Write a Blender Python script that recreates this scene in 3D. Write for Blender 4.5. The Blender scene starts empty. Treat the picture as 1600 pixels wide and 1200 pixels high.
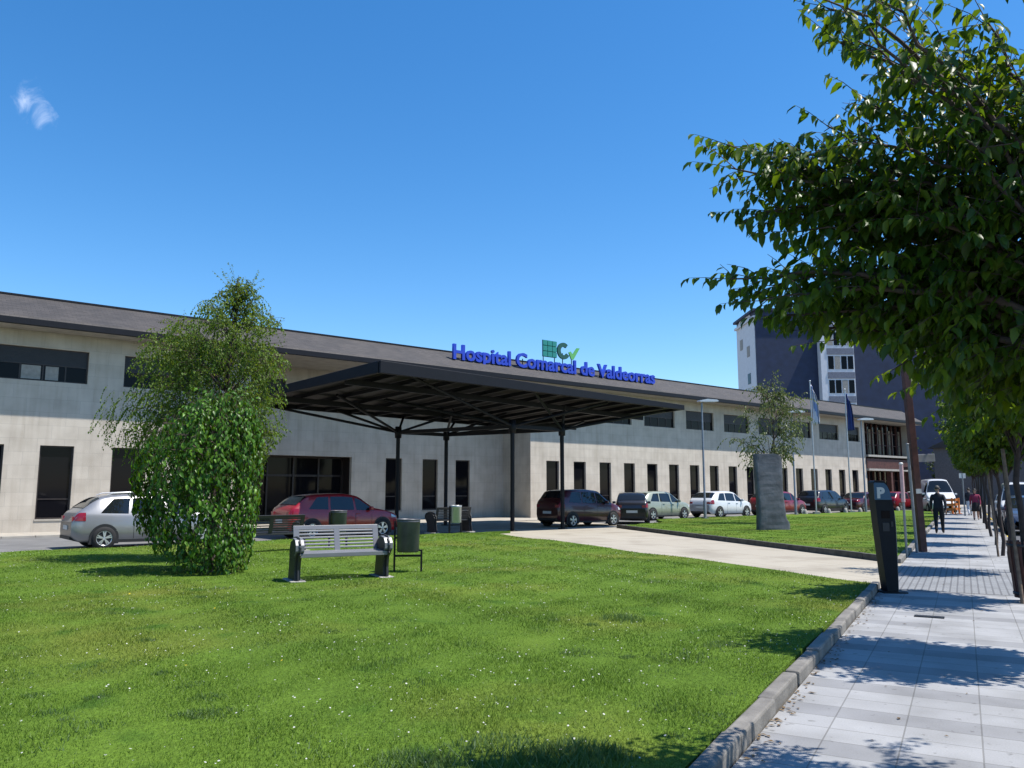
import bpy, bmesh, math, random
import numpy as np
from mathutils import Vector, Matrix

random.seed(7)
rng = np.random.default_rng(11)
R = math.radians
scene = bpy.context.scene
COL = scene.collection

# ------------------------------------------------------------------ layout frame
CAM_H = 1.6
PITCH = math.atan(165.0 / 1250.0)
FOC = 1250.0                                   # focal length in photo pixels (1600 wide)
PHI = math.atan2(0.6335, 0.7737)               # heading of the hospital facade
DV = (math.cos(PHI), math.sin(PHI))            # along the facade
NV = (-math.sin(PHI), math.cos(PHI))           # towards the building
SV = (0.4887, 0.8724)                          # along the street pavement
SA = math.atan2(-SV[0], SV[1])                 # rotation that turns +Y into SV
PV = (SV[1], -SV[0])                           # across the pavement, to the right

def W(d, n, z=0.0):
    return Vector((DV[0]*d + NV[0]*n, DV[1]*d + NV[1]*n, z))

def ST(t, q, z=0.0):
    return Vector((SV[0]*t + PV[0]*q, SV[1]*t + PV[1]*q, z))

def ray(px, py):
    u = (px - 800.0) / FOC; v = (600.0 - py) / FOC
    return Vector((u, math.cos(PITCH) - v*math.sin(PITCH), math.sin(PITCH) + v*math.cos(PITCH)))

def at(px, py, z=0.0):                          # point at height z seen in that direction
    r = ray(px, py); k = (z - CAM_H) / r.z
    return Vector((r.x*k, r.y*k, z))

def atY(px, py, Y):                             # point at depth Y
    r = ray(px, py); k = Y / r.y
    return Vector((r.x*k, Y, CAM_H + r.z*k))

def proj(p):
    cp, sp = math.cos(PITCH), math.sin(PITCH)
    y = p[1]*cp + (p[2]-CAM_H)*sp
    z = -p[1]*sp + (p[2]-CAM_H)*cp
    return 800 + FOC*p[0]/y, 600 - FOC*z/y

# ------------------------------------------------------------------ object helpers
def tag(o, label=None, cat=None, group=None, kind=None):
    if label: o['label'] = label
    if cat: o['category'] = cat
    if group: o['group'] = group
    if kind: o['kind'] = kind
    return o

def empty(name, loc, rz=0.0, label=None, cat=None, group=None):
    o = bpy.data.objects.new(name, None)
    o.empty_display_size = 0.2
    COL.objects.link(o)
    o.location = loc; o.rotation_euler = (0, 0, rz)
    return tag(o, label, cat, group)

def copy_tree(o, parent=None):
    c = o.copy(); COL.objects.link(c)
    if parent: c.parent = parent
    for ch in list(o.children):
        copy_tree(ch, c)
    return c

class MB:
    def __init__(s):
        s.v = []; s.f = []; s.m = []; s.sm = []
    def add(s, verts, faces, mi=0, smooth=False):
        b = len(s.v)
        s.v.extend([tuple(p) for p in verts])
        for f in faces:
            s.f.append(tuple(b+i for i in f)); s.m.append(mi); s.sm.append(smooth)
    def box(s, c, size, rot=None, mi=0):
        hx, hy, hz = size[0]/2, size[1]/2, size[2]/2
        P = [Vector((x*hx, y*hy, z*hz)) for x in (-1, 1) for y in (-1, 1) for z in (-1, 1)]
        if rot is not None:
            P = [rot @ p for p in P]
        c = Vector(c)
        s.add([p + c for p in P], [(0,1,3,2),(4,6,7,5),(0,4,5,1),(2,3,7,6),(0,2,6,4),(1,5,7,3)], mi)
        return s
    def bx(s, x0, x1, y0, y1, z0, z1, mi=0):
        return s.box(((x0+x1)/2, (y0+y1)/2, (z0+z1)/2), (x1-x0, y1-y0, z1-z0), None, mi)
    def bar(s, p0, p1, w, h, mi=0, up=Vector((0,0,1))):
        p0 = Vector(p0); p1 = Vector(p1); d = p1-p0; L = d.length; d.normalize()
        x = d.cross(up)
        if x.length < 1e-4: x = d.cross(Vector((1,0,0)))
        x.normalize(); u = x.cross(d)
        M = Matrix((x, d, u)).transposed()
        return s.box((p0+p1)/2, (w, L, h), M, mi)
    def tube(s, pts, rad, n=8, mi=0, cap=True, smooth=True):
        pts = [Vector(p) for p in pts]
        if not hasattr(rad, '__len__'): rad = [rad]*len(pts)
        ref = None; rings = []
        for i, p in enumerate(pts):
            d = (pts[min(i+1, len(pts)-1)] - pts[max(i-1, 0)])
            if d.length < 1e-9: d = Vector((0,0,1))
            d.normalize()
            if ref is None:
                ref = Vector((1,0,0)) if abs(d.x) < .9 else Vector((0,1,0))
            a = (ref - d*ref.dot(d)); a.normalize(); ref = a
            b = d.cross(a)
            rings.append([p + (a*math.cos(2*math.pi*k/n) + b*math.sin(2*math.pi*k/n))*rad[i] for k in range(n)])
        V = [q for r_ in rings for q in r_]
        F = [(i*n+k, i*n+(k+1) % n, (i+1)*n+(k+1) % n, (i+1)*n+k) for i in range(len(pts)-1) for k in range(n)]
        s.add(V, F, mi, smooth)
        if cap:
            s.add(rings[0], [tuple(reversed(range(n)))], mi)
            s.add(rings[-1], [tuple(range(n))], mi)
        return s
    def lathe(s, prof, n=20, c=(0,0,0), axis='z', mi=0, smooth=True):
        V = []
        for (r, h) in prof:
            for k in range(n):
                a = 2*math.pi*k/n
                if axis == 'z': p = (c[0]+r*math.cos(a), c[1]+r*math.sin(a), c[2]+h)
                else: p = (c[0]+r*math.cos(a), c[1]+h, c[2]+r*math.sin(a))
                V.append(p)
        F = [(i*n+k, i*n+(k+1) % n, (i+1)*n+(k+1) % n, (i+1)*n+k) for i in range(len(prof)-1) for k in range(n)]
        s.add(V, F, mi, smooth)
        return s
    def prism(s, poly, z0, z1, mi=0, top_mi=None):
        n = len(poly)
        V = [(p[0], p[1], z0) for p in poly] + [(p[0], p[1], z1) for p in poly]
        F = [(i, (i+1) % n, n+(i+1) % n, n+i) for i in range(n)]
        s.add(V, F, mi); s.add(V, [tuple(range(n, 2*n))], mi if top_mi is None else top_mi)
        s.add(V, [tuple(reversed(range(n)))], mi)
        return s
    def extr_y(s, poly, y0, y1, mi=0, smooth=False):       # polygon in xz, extruded along y
        n = len(poly)
        V = [(p[0], y0, p[1]) for p in poly] + [(p[0], y1, p[1]) for p in poly]
        s.add(V, [(i, (i+1) % n, n+(i+1) % n, n+i) for i in range(n)], mi, smooth)
        s.add(V, [tuple(range(n)), tuple(reversed(range(n, 2*n)))], mi)
        return s
    def build(s, name, mats, parent=None, bevel=0, fix=True):
        me = bpy.data.meshes.new(name)
        me.from_pydata(s.v, [], s.f)
        if not isinstance(mats, (list, tuple)): mats = [mats]
        for m in mats: me.materials.append(m)
        me.polygons.foreach_set('material_index', s.m)
        me.polygons.foreach_set('use_smooth', s.sm)
        if fix:
            bm = bmesh.new(); bm.from_mesh(me)
            bmesh.ops.recalc_face_normals(bm, faces=bm.faces)
            bm.to_mesh(me); bm.free()
        me.update()
        o = bpy.data.objects.new(name, me); COL.objects.link(o)
        if parent: o.parent = parent
        if bevel:
            b = o.modifiers.new('bevel', 'BEVEL'); b.width = bevel; b.segments = 2
            b.limit_method = 'ANGLE'; b.angle_limit = R(40)
        return o

def mesh_np(name, V, F, mats, parent=None, smooth=False, mi=None):
    """V (n,3) array, F (m,k) array of equal sized faces."""
    me = bpy.data.meshes.new(name)
    V = np.ascontiguousarray(V, dtype=np.float32); F = np.ascontiguousarray(F, dtype=np.int32)
    m, k = F.shape
    me.vertices.add(len(V)); me.vertices.foreach_set('co', V.ravel())
    me.loops.add(m*k); me.loops.foreach_set('vertex_index', F.ravel())
    me.polygons.add(m)
    me.polygons.foreach_set('loop_start', np.arange(0, m*k, k, dtype=np.int32))
    me.polygons.foreach_set('loop_total', np.full(m, k, dtype=np.int32))
    if not isinstance(mats, (list, tuple)): mats = [mats]
    for x in mats: me.materials.append(x)
    if mi is not None: me.polygons.foreach_set('material_index', np.ascontiguousarray(mi, dtype=np.int32))
    me.polygons.foreach_set('use_smooth', np.full(m, smooth, dtype=bool))
    me.update(calc_edges=True)
    o = bpy.data.objects.new(name, me); COL.objects.link(o)
    if parent: o.parent = parent
    return o

# ------------------------------------------------------------------ materials
class NT:
    def __init__(s, m):
        s.t = m.node_tree; s.n = s.t.nodes; s.l = s.t.links
    def new(s, typ, **kw):
        n = s.n.new(typ)
        for k, v in kw.items():
            if k.startswith('i_'):
                n.inputs[k[2:].replace('_', ' ')].default_value = v
            else: setattr(n, k, v)
        return n
    def link(s, a, b): s.l.new(a, b)

def rgba(c): return (c[0], c[1], c[2], 1.0)

def noise_mix(nt, coord, c1, c2, scale, lo=.35, hi=.65, detail=5):
    n = nt.new('ShaderNodeTexNoise'); n.inputs['Scale'].default_value = scale; n.inputs['Detail'].default_value = detail
    nt.link(coord, n.inputs['Vector'])
    r = nt.new('ShaderNodeMapRange'); r.inputs[1].default_value = lo; r.inputs[2].default_value = hi
    nt.link(n.outputs['Fac'], r.inputs[0])
    m = nt.new('ShaderNodeMix', data_type='RGBA')
    nt.link(r.outputs[0], m.inputs[0])
    for i, c in ((6, c1), (7, c2)):
        if isinstance(c, tuple): m.inputs[i].default_value = rgba(c)
        else: nt.link(c, m.inputs[i])
    return m.outputs[2]

def mat(name, col, rough=.6, metal=0.0, var=.18, scale=6.0, bump=0.0, bscale=60.0, spec=.5, coat=0.0, coord='Object'):
    m = bpy.data.materials.new(name); m.use_nodes = True
    nt = NT(m); b = nt.n['Principled BSDF']
    b.inputs['Roughness'].default_value = rough; b.inputs['Metallic'].default_value = metal
    b.inputs['Specular IOR Level'].default_value = spec
    b.inputs['Coat Weight'].default_value = coat
    tc = nt.new('ShaderNodeTexCoord')
    lo = tuple(c*(1-var) for c in col); hi = tuple(min(1, c*(1+var)) for c in col)
    out = noise_mix(nt, tc.outputs[coord], lo, hi, scale, .3, .7)
    nt.link(out, b.inputs['Base Color'])
    if bump:
        n = nt.new('ShaderNodeTexNoise'); n.inputs['Scale'].default_value = bscale; n.inputs['Detail'].default_value = 4
        nt.link(tc.outputs[coord], n.inputs['Vector'])
        bp = nt.new('ShaderNodeBump'); bp.inputs['Strength'].default_value = bump; bp.inputs['Distance'].default_value = .01
        nt.link(n.outputs['Fac'], bp.inputs['Height']); nt.link(bp.outputs[0], b.inputs['Normal'])
    return m

def leaf_mat(name, c1, c2, c3, trans=.35, rough=.35, spec=.5):
    m = bpy.data.materials.new(name); m.use_nodes = True
    nt = NT(m); b = nt.n['Principled BSDF']; out = nt.n['Material Output']
    b.inputs['Roughness'].default_value = rough; b.inputs['Specular IOR Level'].default_value = spec
    g = nt.new('ShaderNodeNewGeometry')
    cr = nt.new('ShaderNodeValToRGB')
    e = cr.color_ramp.elements
    e[0].position = 0; e[0].color = rgba(c1); e[1].position = 1; e[1].color = rgba(c3)
    k = e.new(.55); k.color = rgba(c2)
    nt.link(g.outputs['Random Per Island'], cr.inputs[0])
    nt.link(cr.outputs[0], b.inputs['Base Color'])
    tr = nt.new('ShaderNodeBsdfTranslucent')
    hs = nt.new('ShaderNodeHueSaturation'); hs.inputs['Hue'].default_value = .47; hs.inputs['Saturation'].default_value = 1.1; hs.inputs['Value'].default_value = 1.9
    nt.link(cr.outputs[0], hs.inputs['Color']); nt.link(hs.outputs[0], tr.inputs[0])
    mx = nt.new('ShaderNodeMixShader'); mx.inputs[0].default_value = trans
    nt.link(b.outputs[0], mx.inputs[1]); nt.link(tr.outputs[0], mx.inputs[2])
    nt.link(mx.outputs[0], out.inputs['Surface'])
    return m

def glass_mat(name, col=(.006,.006,.008), rough=.05, spec=.10):
    m = bpy.data.materials.new(name); m.use_nodes = True
    nt = NT(m); b = nt.n['Principled BSDF']
    b.inputs['Base Color'].default_value = rgba(col); b.inputs['Roughness'].default_value = rough
    b.inputs['Specular IOR Level'].default_value = spec
    tc = nt.new('ShaderNodeTexCoord'); n = nt.new('ShaderNodeTexNoise'); n.inputs['Scale'].default_value = .8
    nt.link(tc.outputs['Object'], n.inputs['Vector'])
    bp = nt.new('ShaderNodeBump'); bp.inputs['Strength'].default_value = .05; bp.inputs['Distance'].default_value = .05
    nt.link(n.outputs['Fac'], bp.inputs['Height']); nt.link(bp.outputs[0], b.inputs['Normal'])
    return m

M = {}
M['glass'] = glass_mat('window_glass')
M['car_glass'] = glass_mat('car_glass', (.01,.012,.014), .03, .6)
M['frame'] = mat('window_frame_metal', (.03,.022,.02), .45, .2)
M['shutter'] = mat('shutter_slats', (.018,.018,.021), .5, .1)
M['pale_pane_or_reflection'] = mat('pale_pane_tone', (.30,.28,.25), .8)  # pale window tone, also the painted reflections on two hospital panes
M['steel_dark'] = mat('painted_dark_steel', (.006,.006,.009), .5, .0, .15, 3, .08, 30, .25)
M['steel_grey'] = mat('grey_metal', (.22,.23,.25), .4, .5, .12)
M['steel_light'] = mat('galvanised_metal', (.45,.46,.48), .38, .6, .1)
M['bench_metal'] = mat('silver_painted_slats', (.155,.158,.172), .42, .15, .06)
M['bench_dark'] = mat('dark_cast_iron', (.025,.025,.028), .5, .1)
M['concrete'] = mat('pale_concrete', (.30,.285,.26), .9, 0, .15, 4, .2, 80)
M['bark'] = mat('bark', (.07,.05,.04), .9, 0, .4, 9, .6, 40)
M['birch_bark'] = mat('birch_bark', (.35,.33,.30), .8, 0, .5, 7, .4, 30)
M['rust'] = mat('rust_brown_steel', (.075,.028,.022), .6, .1, .35, 5, .15, 50)
M['wood'] = mat('weathered_wood', (.16,.11,.075), .8, 0, .3, 12, .3, 60)
M['rubber'] = mat('tyre_rubber', (.012,.012,.013), .85)
M['black'] = mat('black_plastic', (.012,.012,.014), .6)
M['chrome'] = mat('alloy_rim', (.62,.63,.65), .28, .75, .05)
M['lens_red'] = mat('tail_lens', (.22,.008,.02), .15, 0, .1, 20, 0, 0, .6)
M['lens_clear'] = mat('head_lens', (.5,.52,.55), .1, .3, .05)
M['plate'] = mat('number_plate', (.55,.55,.53), .4, 0, .03)
M['slate'] = mat('slate_slab', (.085,.092,.110), .75, 0, .35, 2.5, .8, 9)
M['white_paint'] = mat('white_wall_paint', (.62,.63,.66), .8, 0, .06, 2)
M['yellow'] = mat('yellow_paint', (.6,.42,.03), .6)
M['orange'] = mat('orange_plastic', (.65,.17,.02), .5)
M['bark_dark'] = mat('young_bark', (.05,.035,.03), .9, 0, .3, 14, .5, 50)
# ------------------------------------------------------------------ surface materials
def wall_mat():
    m = bpy.data.materials.new('limestone_cladding'); m.use_nodes = True
    nt = NT(m); b = nt.n['Principled BSDF']; b.inputs['Roughness'].default_value = .85
    tc = nt.new('ShaderNodeTexCoord'); sx = nt.new('ShaderNodeSeparateXYZ'); nt.link(tc.outputs['Object'], sx.inputs[0])
    ad = nt.new('ShaderNodeMath', operation='ADD'); nt.link(sx.outputs['X'], ad.inputs[0]); nt.link(sx.outputs['Y'], ad.inputs[1])
    cx = nt.new('ShaderNodeCombineXYZ'); nt.link(ad.outputs[0], cx.inputs['X']); nt.link(sx.outputs['Z'], cx.inputs['Y'])
    br = nt.new('ShaderNodeTexBrick'); br.inputs['Scale'].default_value = 1.0
    br.inputs['Brick Width'].default_value = .9; br.inputs['Row Height'].default_value = .5
    br.inputs['Mortar Size'].default_value = .006; br.inputs['Bias'].default_value = 0
    br.inputs['Color1'].default_value = (.485,.437,.37,1); br.inputs['Color2'].default_value = (.525,.475,.405,1)
    br.inputs['Mortar'].default_value = (.40,.365,.32,1)
    nt.link(cx.outputs[0], br.inputs['Vector'])
    c = noise_mix(nt, tc.outputs['Object'], (.84,.82,.80), (1.06,1.05,1.04), 1.3, .3, .7, 8)
    mu = nt.new('ShaderNodeMix', data_type='RGBA', blend_type='MULTIPLY'); mu.inputs[0].default_value = 1
    nt.link(br.outputs['Color'], mu.inputs[6]); nt.link(c, mu.inputs[7])
    # vertical weather streaks
    mp = nt.new('ShaderNodeMapping'); mp.inputs['Scale'].default_value = (5, 5, .35); nt.link(tc.outputs['Object'], mp.inputs[0])
    c2 = noise_mix(nt, mp.outputs[0], (.86,.84,.82), (1,1,1), 1.0, .3, .55, 4)
    m2 = nt.new('ShaderNodeMix', data_type='RGBA', blend_type='MULTIPLY'); m2.inputs[0].default_value = .8
    nt.link(mu.outputs[2], m2.inputs[6]); nt.link(c2, m2.inputs[7])
    nt.link(m2.outputs[2], b.inputs['Base Color'])
    n = nt.new('ShaderNodeTexNoise'); n.inputs['Scale'].default_value = 30; n.inputs['Detail'].default_value = 6
    nt.link(tc.outputs['Object'], n.inputs['Vector'])
    bp = nt.new('ShaderNodeBump'); bp.inputs['Strength'].default_value = .25; bp.inputs['Distance'].default_value = .02
    nt.link(n.outputs['Fac'], bp.inputs['Height']); nt.link(bp.outputs[0], b.inputs['Normal'])
    return m
M['wall'] = wall_mat()

def roof_mat():
    m = bpy.data.materials.new('slate_roof'); m.use_nodes = True
    nt = NT(m); b = nt.n['Principled BSDF']; b.inputs['Roughness'].default_value = .75
    tc = nt.new('ShaderNodeTexCoord'); sx = nt.new('ShaderNodeSeparateXYZ'); nt.link(tc.outputs['Object'], sx.inputs[0])
    cx = nt.new('ShaderNodeCombineXYZ'); nt.link(sx.outputs['X'], cx.inputs['X'])
    ad = nt.new('ShaderNodeMath', operation='ADD'); nt.link(sx.outputs['Z'], ad.inputs[0]); nt.link(sx.outputs['Y'], ad.inputs[1])
    nt.link(ad.outputs[0], cx.inputs['Y'])
    br = nt.new('ShaderNodeTexBrick'); br.inputs['Scale'].default_value = 1.0
    br.inputs['Brick Width'].default_value = .3; br.inputs['Row Height'].default_value = .17; br.inputs['Mortar Size'].default_value = .006
    br.inputs['Color1'].default_value = (.034,.031,.031,1); br.inputs['Color2'].default_value = (.052,.047,.046,1); br.inputs['Mortar'].default_value = (.02,.018,.017,1)
    nt.link(cx.outputs[0], br.inputs['Vector'])
    c = noise_mix(nt, tc.outputs['Object'], (.75,.75,.78), (1.15,1.1,1.05), .9, .3, .7, 7)
    mu = nt.new('ShaderNodeMix', data_type='RGBA', blend_type='MULTIPLY'); mu.inputs[0].default_value = 1
    nt.link(br.outputs['Color'], mu.inputs[6]); nt.link(c, mu.inputs[7]); nt.link(mu.outputs[2], b.inputs['Base Color'])
    bp = nt.new('ShaderNodeBump'); bp.inputs['Strength'].default_value = .5; bp.inputs['Distance'].default_value = .02
    nt.link(br.outputs['Fac'], bp.inputs['Height']); bp.invert = True; nt.link(bp.outputs[0], b.inputs['Normal'])
    return m
M['roof'] = roof_mat()

def paving_mat():
    """street pavement: 0.45 x 0.30 slabs, every third course a darker one for part of the width"""
    m = bpy.data.materials.new('pavement_slabs'); m.use_nodes = True
    nt = NT(m); b = nt.n['Principled BSDF']; b.inputs['Roughness'].default_value = .8
    tc = nt.new('ShaderNodeTexCoord'); sx = nt.new('ShaderNodeSeparateXYZ'); nt.link(tc.outputs['Object'], sx.inputs[0])
    br = nt.new('ShaderNodeTexBrick'); br.inputs['Scale'].default_value = 1.0; br.offset = 0
    br.inputs['Brick Width'].default_value = .45; br.inputs['Row Height'].default_value = .3; br.inputs['Mortar Size'].default_value = .005
    br.inputs['Color1'].default_value = (.265,.265,.27,1); br.inputs['Color2'].default_value = (.295,.295,.30,1); br.inputs['Mortar'].default_value = (.17,.167,.163,1)
    nt.link(tc.outputs['Object'], br.inputs['Vector'])
    dv = nt.new('ShaderNodeMath', operation='DIVIDE'); dv.inputs[1].default_value = .9; nt.link(sx.outputs['Y'], dv.inputs[0])
    fr = nt.new('ShaderNodeMath', operation='FRACT'); nt.link(dv.outputs[0], fr.inputs[0])
    lt = nt.new('ShaderNodeMath', operation='LESS_THAN'); lt.inputs[1].default_value = 1/3; nt.link(fr.outputs[0], lt.inputs[0])
    fl = nt.new('ShaderNodeMath', operation='FLOOR'); nt.link(dv.outputs[0], fl.inputs[0])
    wn = nt.new('ShaderNodeTexWhiteNoise', noise_dimensions='1D'); nt.link(fl.outputs[0], wn.inputs['W'])
    wx = nt.new('ShaderNodeMath', operation='MULTIPLY_ADD'); wx.inputs[1].default_value = 3.2; wx.inputs[2].default_value = -.55
    nt.link(wn.outputs['Value'], wx.inputs[0])
    sn = nt.new('ShaderNodeMath', operation='SNAP'); sn.inputs[1].default_value = .45; nt.link(wx.outputs[0], sn.inputs[0])
    lx = nt.new('ShaderNodeMath', operation='LESS_THAN'); nt.link(sx.outputs['X'], lx.inputs[0]); nt.link(sn.outputs[0], lx.inputs[1])
    mb = nt.new('ShaderNodeMath', operation='MULTIPLY'); nt.link(lt.outputs[0], mb.inputs[0]); nt.link(lx.outputs[0], mb.inputs[1])
    mx = nt.new('ShaderNodeMix', data_type='RGBA'); nt.link(mb.outputs[0], mx.inputs[0])
    nt.link(br.outputs['Color'], mx.inputs[6])
    mm = nt.new('ShaderNodeMix', data_type='RGBA', blend_type='MULTIPLY'); mm.inputs[0].default_value = 1; mm.inputs[7].default_value = (.78,.78,.79,1)
    nt.link(br.outputs['Color'], mm.inputs[6]); nt.link(mm.outputs[2], mx.inputs[7])
    c = noise_mix(nt, tc.outputs['Object'], (.74,.735,.72), (1.06,1.06,1.06), 1.6, .28, .62, 10)
    c2 = noise_mix(nt, tc.outputs['Object'], (.88,.88,.87), (1.04,1.04,1.04), 90, .3, .7, 3)
    a1 = nt.new('ShaderNodeMix', data_type='RGBA', blend_type='MULTIPLY'); a1.inputs[0].default_value = 1
    nt.link(mx.outputs[2], a1.inputs[6]); nt.link(c, a1.inputs[7])
    a2 = nt.new('ShaderNodeMix', data_type='RGBA', blend_type='MULTIPLY'); a2.inputs[0].default_value = 1
    nt.link(a1.outputs[2], a2.inputs[6]); nt.link(c2, a2.inputs[7])
    c3 = noise_mix(nt, tc.outputs['Object'], (1,1,1), (.62,.61,.60), 11, .66, .72, 3)
    a3 = nt.new('ShaderNodeMix', data_type='RGBA', blend_type='MULTIPLY'); a3.inputs[0].default_value = 1
    nt.link(a2.outputs[2], a3.inputs[6]); nt.link(c3, a3.inputs[7]); nt.link(a3.outputs[2], b.inputs['Base Color'])
    bp = nt.new('ShaderNodeBump'); bp.inputs['Strength'].default_value = .5; bp.inputs['Distance'].default_value = .006; bp.invert = True
    nt.link(br.outputs['Fac'], bp.inputs['Height']); nt.link(bp.outputs[0], b.inputs['Normal'])
    return m
M['paving'] = paving_mat()

def tactile_mat():
    m = bpy.data.materials.new('tactile_tiles'); m.use_nodes = True
    nt = NT(m); b = nt.n['Principled BSDF']; b.inputs['Roughness'].default_value = .8
    tc = nt.new('ShaderNodeTexCoord')
    br = nt.new('ShaderNodeTexBrick'); br.inputs['Scale'].default_value = 1.0; br.offset = 0
    br.inputs['Brick Width'].default_value = .1; br.inputs['Row Height'].default_value = .1; br.inputs['Mortar Size'].default_value = .012
    br.inputs['Color1'].default_value = (.20,.205,.21,1); br.inputs['Color2'].default_value = (.24,.245,.252,1); br.inputs['Mortar'].default_value = (.11,.11,.115,1)
    nt.link(tc.outputs['Object'], br.inputs['Vector'])
    c = noise_mix(nt, tc.outputs['Object'], (.85,.85,.85), (1.05,1.05,1.05), 1.5, .3, .7, 6)
    a1 = nt.new('ShaderNodeMix', data_type='RGBA', blend_type='MULTIPLY'); a1.inputs[0].default_value = 1
    nt.link(br.outputs['Color'], a1.inputs[6]); nt.link(c, a1.inputs[7]); nt.link(a1.outputs[2], b.inputs['Base Color'])
    bp = nt.new('ShaderNodeBump'); bp.inputs['Strength'].default_value = .8; bp.inputs['Distance'].default_value = .006; bp.invert = True
    nt.link(br.outputs['Fac'], bp.inputs['Height']); nt.link(bp.outputs[0], b.inputs['Normal'])
    return m
M['tactile'] = tactile_mat()

def path_mat():
    m = bpy.data.materials.new('path_concrete'); m.use_nodes = True
    nt = NT(m); b = nt.n['Principled BSDF']; b.inputs['Roughness'].default_value = .9
    tc = nt.new('ShaderNodeTexCoord')
    c = noise_mix(nt, tc.outputs['Object'], (.235,.205,.16), (.36,.325,.265), .7, .25, .5, 9)
    c2 = noise_mix(nt, tc.outputs['Object'], (.85,.85,.84), (1.05,1.05,1.05), 60, .3, .7, 4)
    mp = nt.new('ShaderNodeMapping'); mp.inputs['Rotation'].default_value = (0, 0, R(-23.5)); nt.link(tc.outputs['Object'], mp.inputs[0])
    br = nt.new('ShaderNodeTexBrick'); br.inputs['Scale'].default_value = 1.0; br.offset = 0
    br.inputs['Brick Width'].default_value = 1.5; br.inputs['Row Height'].default_value = 2.2; br.inputs['Mortar Size'].default_value = .012
    br.inputs['Color1'].default_value = (1,1,1,1); br.inputs['Color2'].default_value = (.94,.93,.92,1); br.inputs['Mortar'].default_value = (.6,.57,.52,1)
    nt.link(mp.outputs[0], br.inputs['Vector'])
    a1 = nt.new('ShaderNodeMix', data_type='RGBA', blend_type='MULTIPLY'); a1.inputs[0].default_value = 1
    nt.link(c, a1.inputs[6]); nt.link(c2, a1.inputs[7])
    a2 = nt.new('ShaderNodeMix', data_type='RGBA', blend_type='MULTIPLY'); a2.inputs[0].default_value = 1
    nt.link(a1.outputs[2], a2.inputs[6]); nt.link(br.outputs['Color'], a2.inputs[7])
    nt.link(a2.outputs[2], b.inputs['Base Color'])
    return m
M['path'] = path_mat()

def lawn_colour(nt, coord):
    a = noise_mix(nt, coord, (.082,.145,.018), (.106,.178,.022), .55, .35, .65, 6)
    b_ = noise_mix(nt, coord, a, (.180,.178,.036), .30, .50, .85, 7)
    c = noise_mix(nt, coord, b_, (.055,.115,.014), 1.4, .58, .72, 4)
    return c

def lawn_mat():
    m = bpy.data.materials.new('lawn_turf'); m.use_nodes = True
    nt = NT(m); b = nt.n['Principled BSDF']; b.inputs['Roughness'].default_value = .95; b.inputs['Specular IOR Level'].default_value = .1
    g = nt.new('ShaderNodeNewGeometry')
    c = lawn_colour(nt, g.outputs['Position'])
    d = noise_mix(nt, g.outputs['Position'], (.72,.72,.68), (1.12,1.12,1.08), 26, .3, .7, 6)
    a1 = nt.new('ShaderNodeMix', data_type='RGBA', blend_type='MULTIPLY'); a1.inputs[0].default_value = 1
    nt.link(c, a1.inputs[6]); nt.link(d, a1.inputs[7]); nt.link(a1.outputs[2], b.inputs['Base Color'])
    n = nt.new('ShaderNodeTexNoise'); n.inputs['Scale'].default_value = 40; n.inputs['Detail'].default_value = 6
    nt.link(g.outputs['Position'], n.inputs['Vector'])
    bp = nt.new('ShaderNodeBump'); bp.inputs['Strength'].default_value = 1; bp.inputs['Distance'].default_value = .03
    nt.link(n.outputs['Fac'], bp.inputs['Height']); nt.link(bp.outputs[0], b.inputs['Normal'])
    return m
M['lawn'] = lawn_mat()

def blade_mat():
    m = bpy.data.materials.new('grass_blades'); m.use_nodes = True
    nt = NT(m); b = nt.n['Principled BSDF']; out = nt.n['Material Output']
    b.inputs['Roughness'].default_value = .5; b.inputs['Specular IOR Level'].default_value = .3
    g = nt.new('ShaderNodeNewGeometry')
    c = lawn_colour(nt, g.outputs['Position'])
    cr = nt.new('ShaderNodeValToRGB'); e = cr.color_ramp.elements
    e[0].position = 0; e[0].color = (.8,.85,.75,1); e[1].position = 1; e[1].color = (2.0,1.65,1.6,1)
    k = e.new(.8); k.color = (1.25,1.25,1.0,1)
    nt.link(g.outputs['Random Per Island'], cr.inputs[0])
    a1 = nt.new('ShaderNodeMix', data_type='RGBA', blend_type='MULTIPLY'); a1.inputs[0].default_value = 1
    nt.link(c, a1.inputs[6]); nt.link(cr.outputs[0], a1.inputs[7]); nt.link(a1.outputs[2], b.inputs['Base Color'])
    tr = nt.new('ShaderNodeBsdfTranslucent'); nt.link(a1.outputs[2], tr.inputs[0])
    mx = nt.new('ShaderNodeMixShader'); mx.inputs[0].default_value = .35
    nt.link(b.outputs[0], mx.inputs[1]); nt.link(tr.outputs[0], mx.inputs[2]); nt.link(mx.outputs[0], out.inputs['Surface'])
    return m
M['blade'] = blade_mat()
M['asphalt'] = mat('pale_asphalt', (.14,.138,.136), .9, 0, .2, 1.2, .3, 90)
M['street'] = mat('street_asphalt', (.07,.07,.075), .9, 0, .2, 1.2, .3, 90)
M['ground'] = mat('bare_ground', (.20,.18,.15), .95, 0, .2, .3)
M['kerb'] = mat('kerb_granite', (.165,.153,.137), .85, 0, .35, 4.0, .5, 45)
M['kerb_dark'] = mat('mossy_kerb', (.07,.066,.055), .9, 0, .35, 5, .4, 45)
M['forecourt'] = mat('forecourt_stone', (.34,.31,.265), .85, 0, .15, 2, .2, 70)

# ------------------------------------------------------------------ setting
def sheet(name, poly, z, m, thick=None):
    b = MB()
    if thick: b.prism([(p[0], p[1]) for p in poly], z-thick, z)
    else: b.add([(p[0], p[1], z) for p in poly], [tuple(range(len(poly)))])
    return tag(b.build(name, m), kind='structure')

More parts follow.
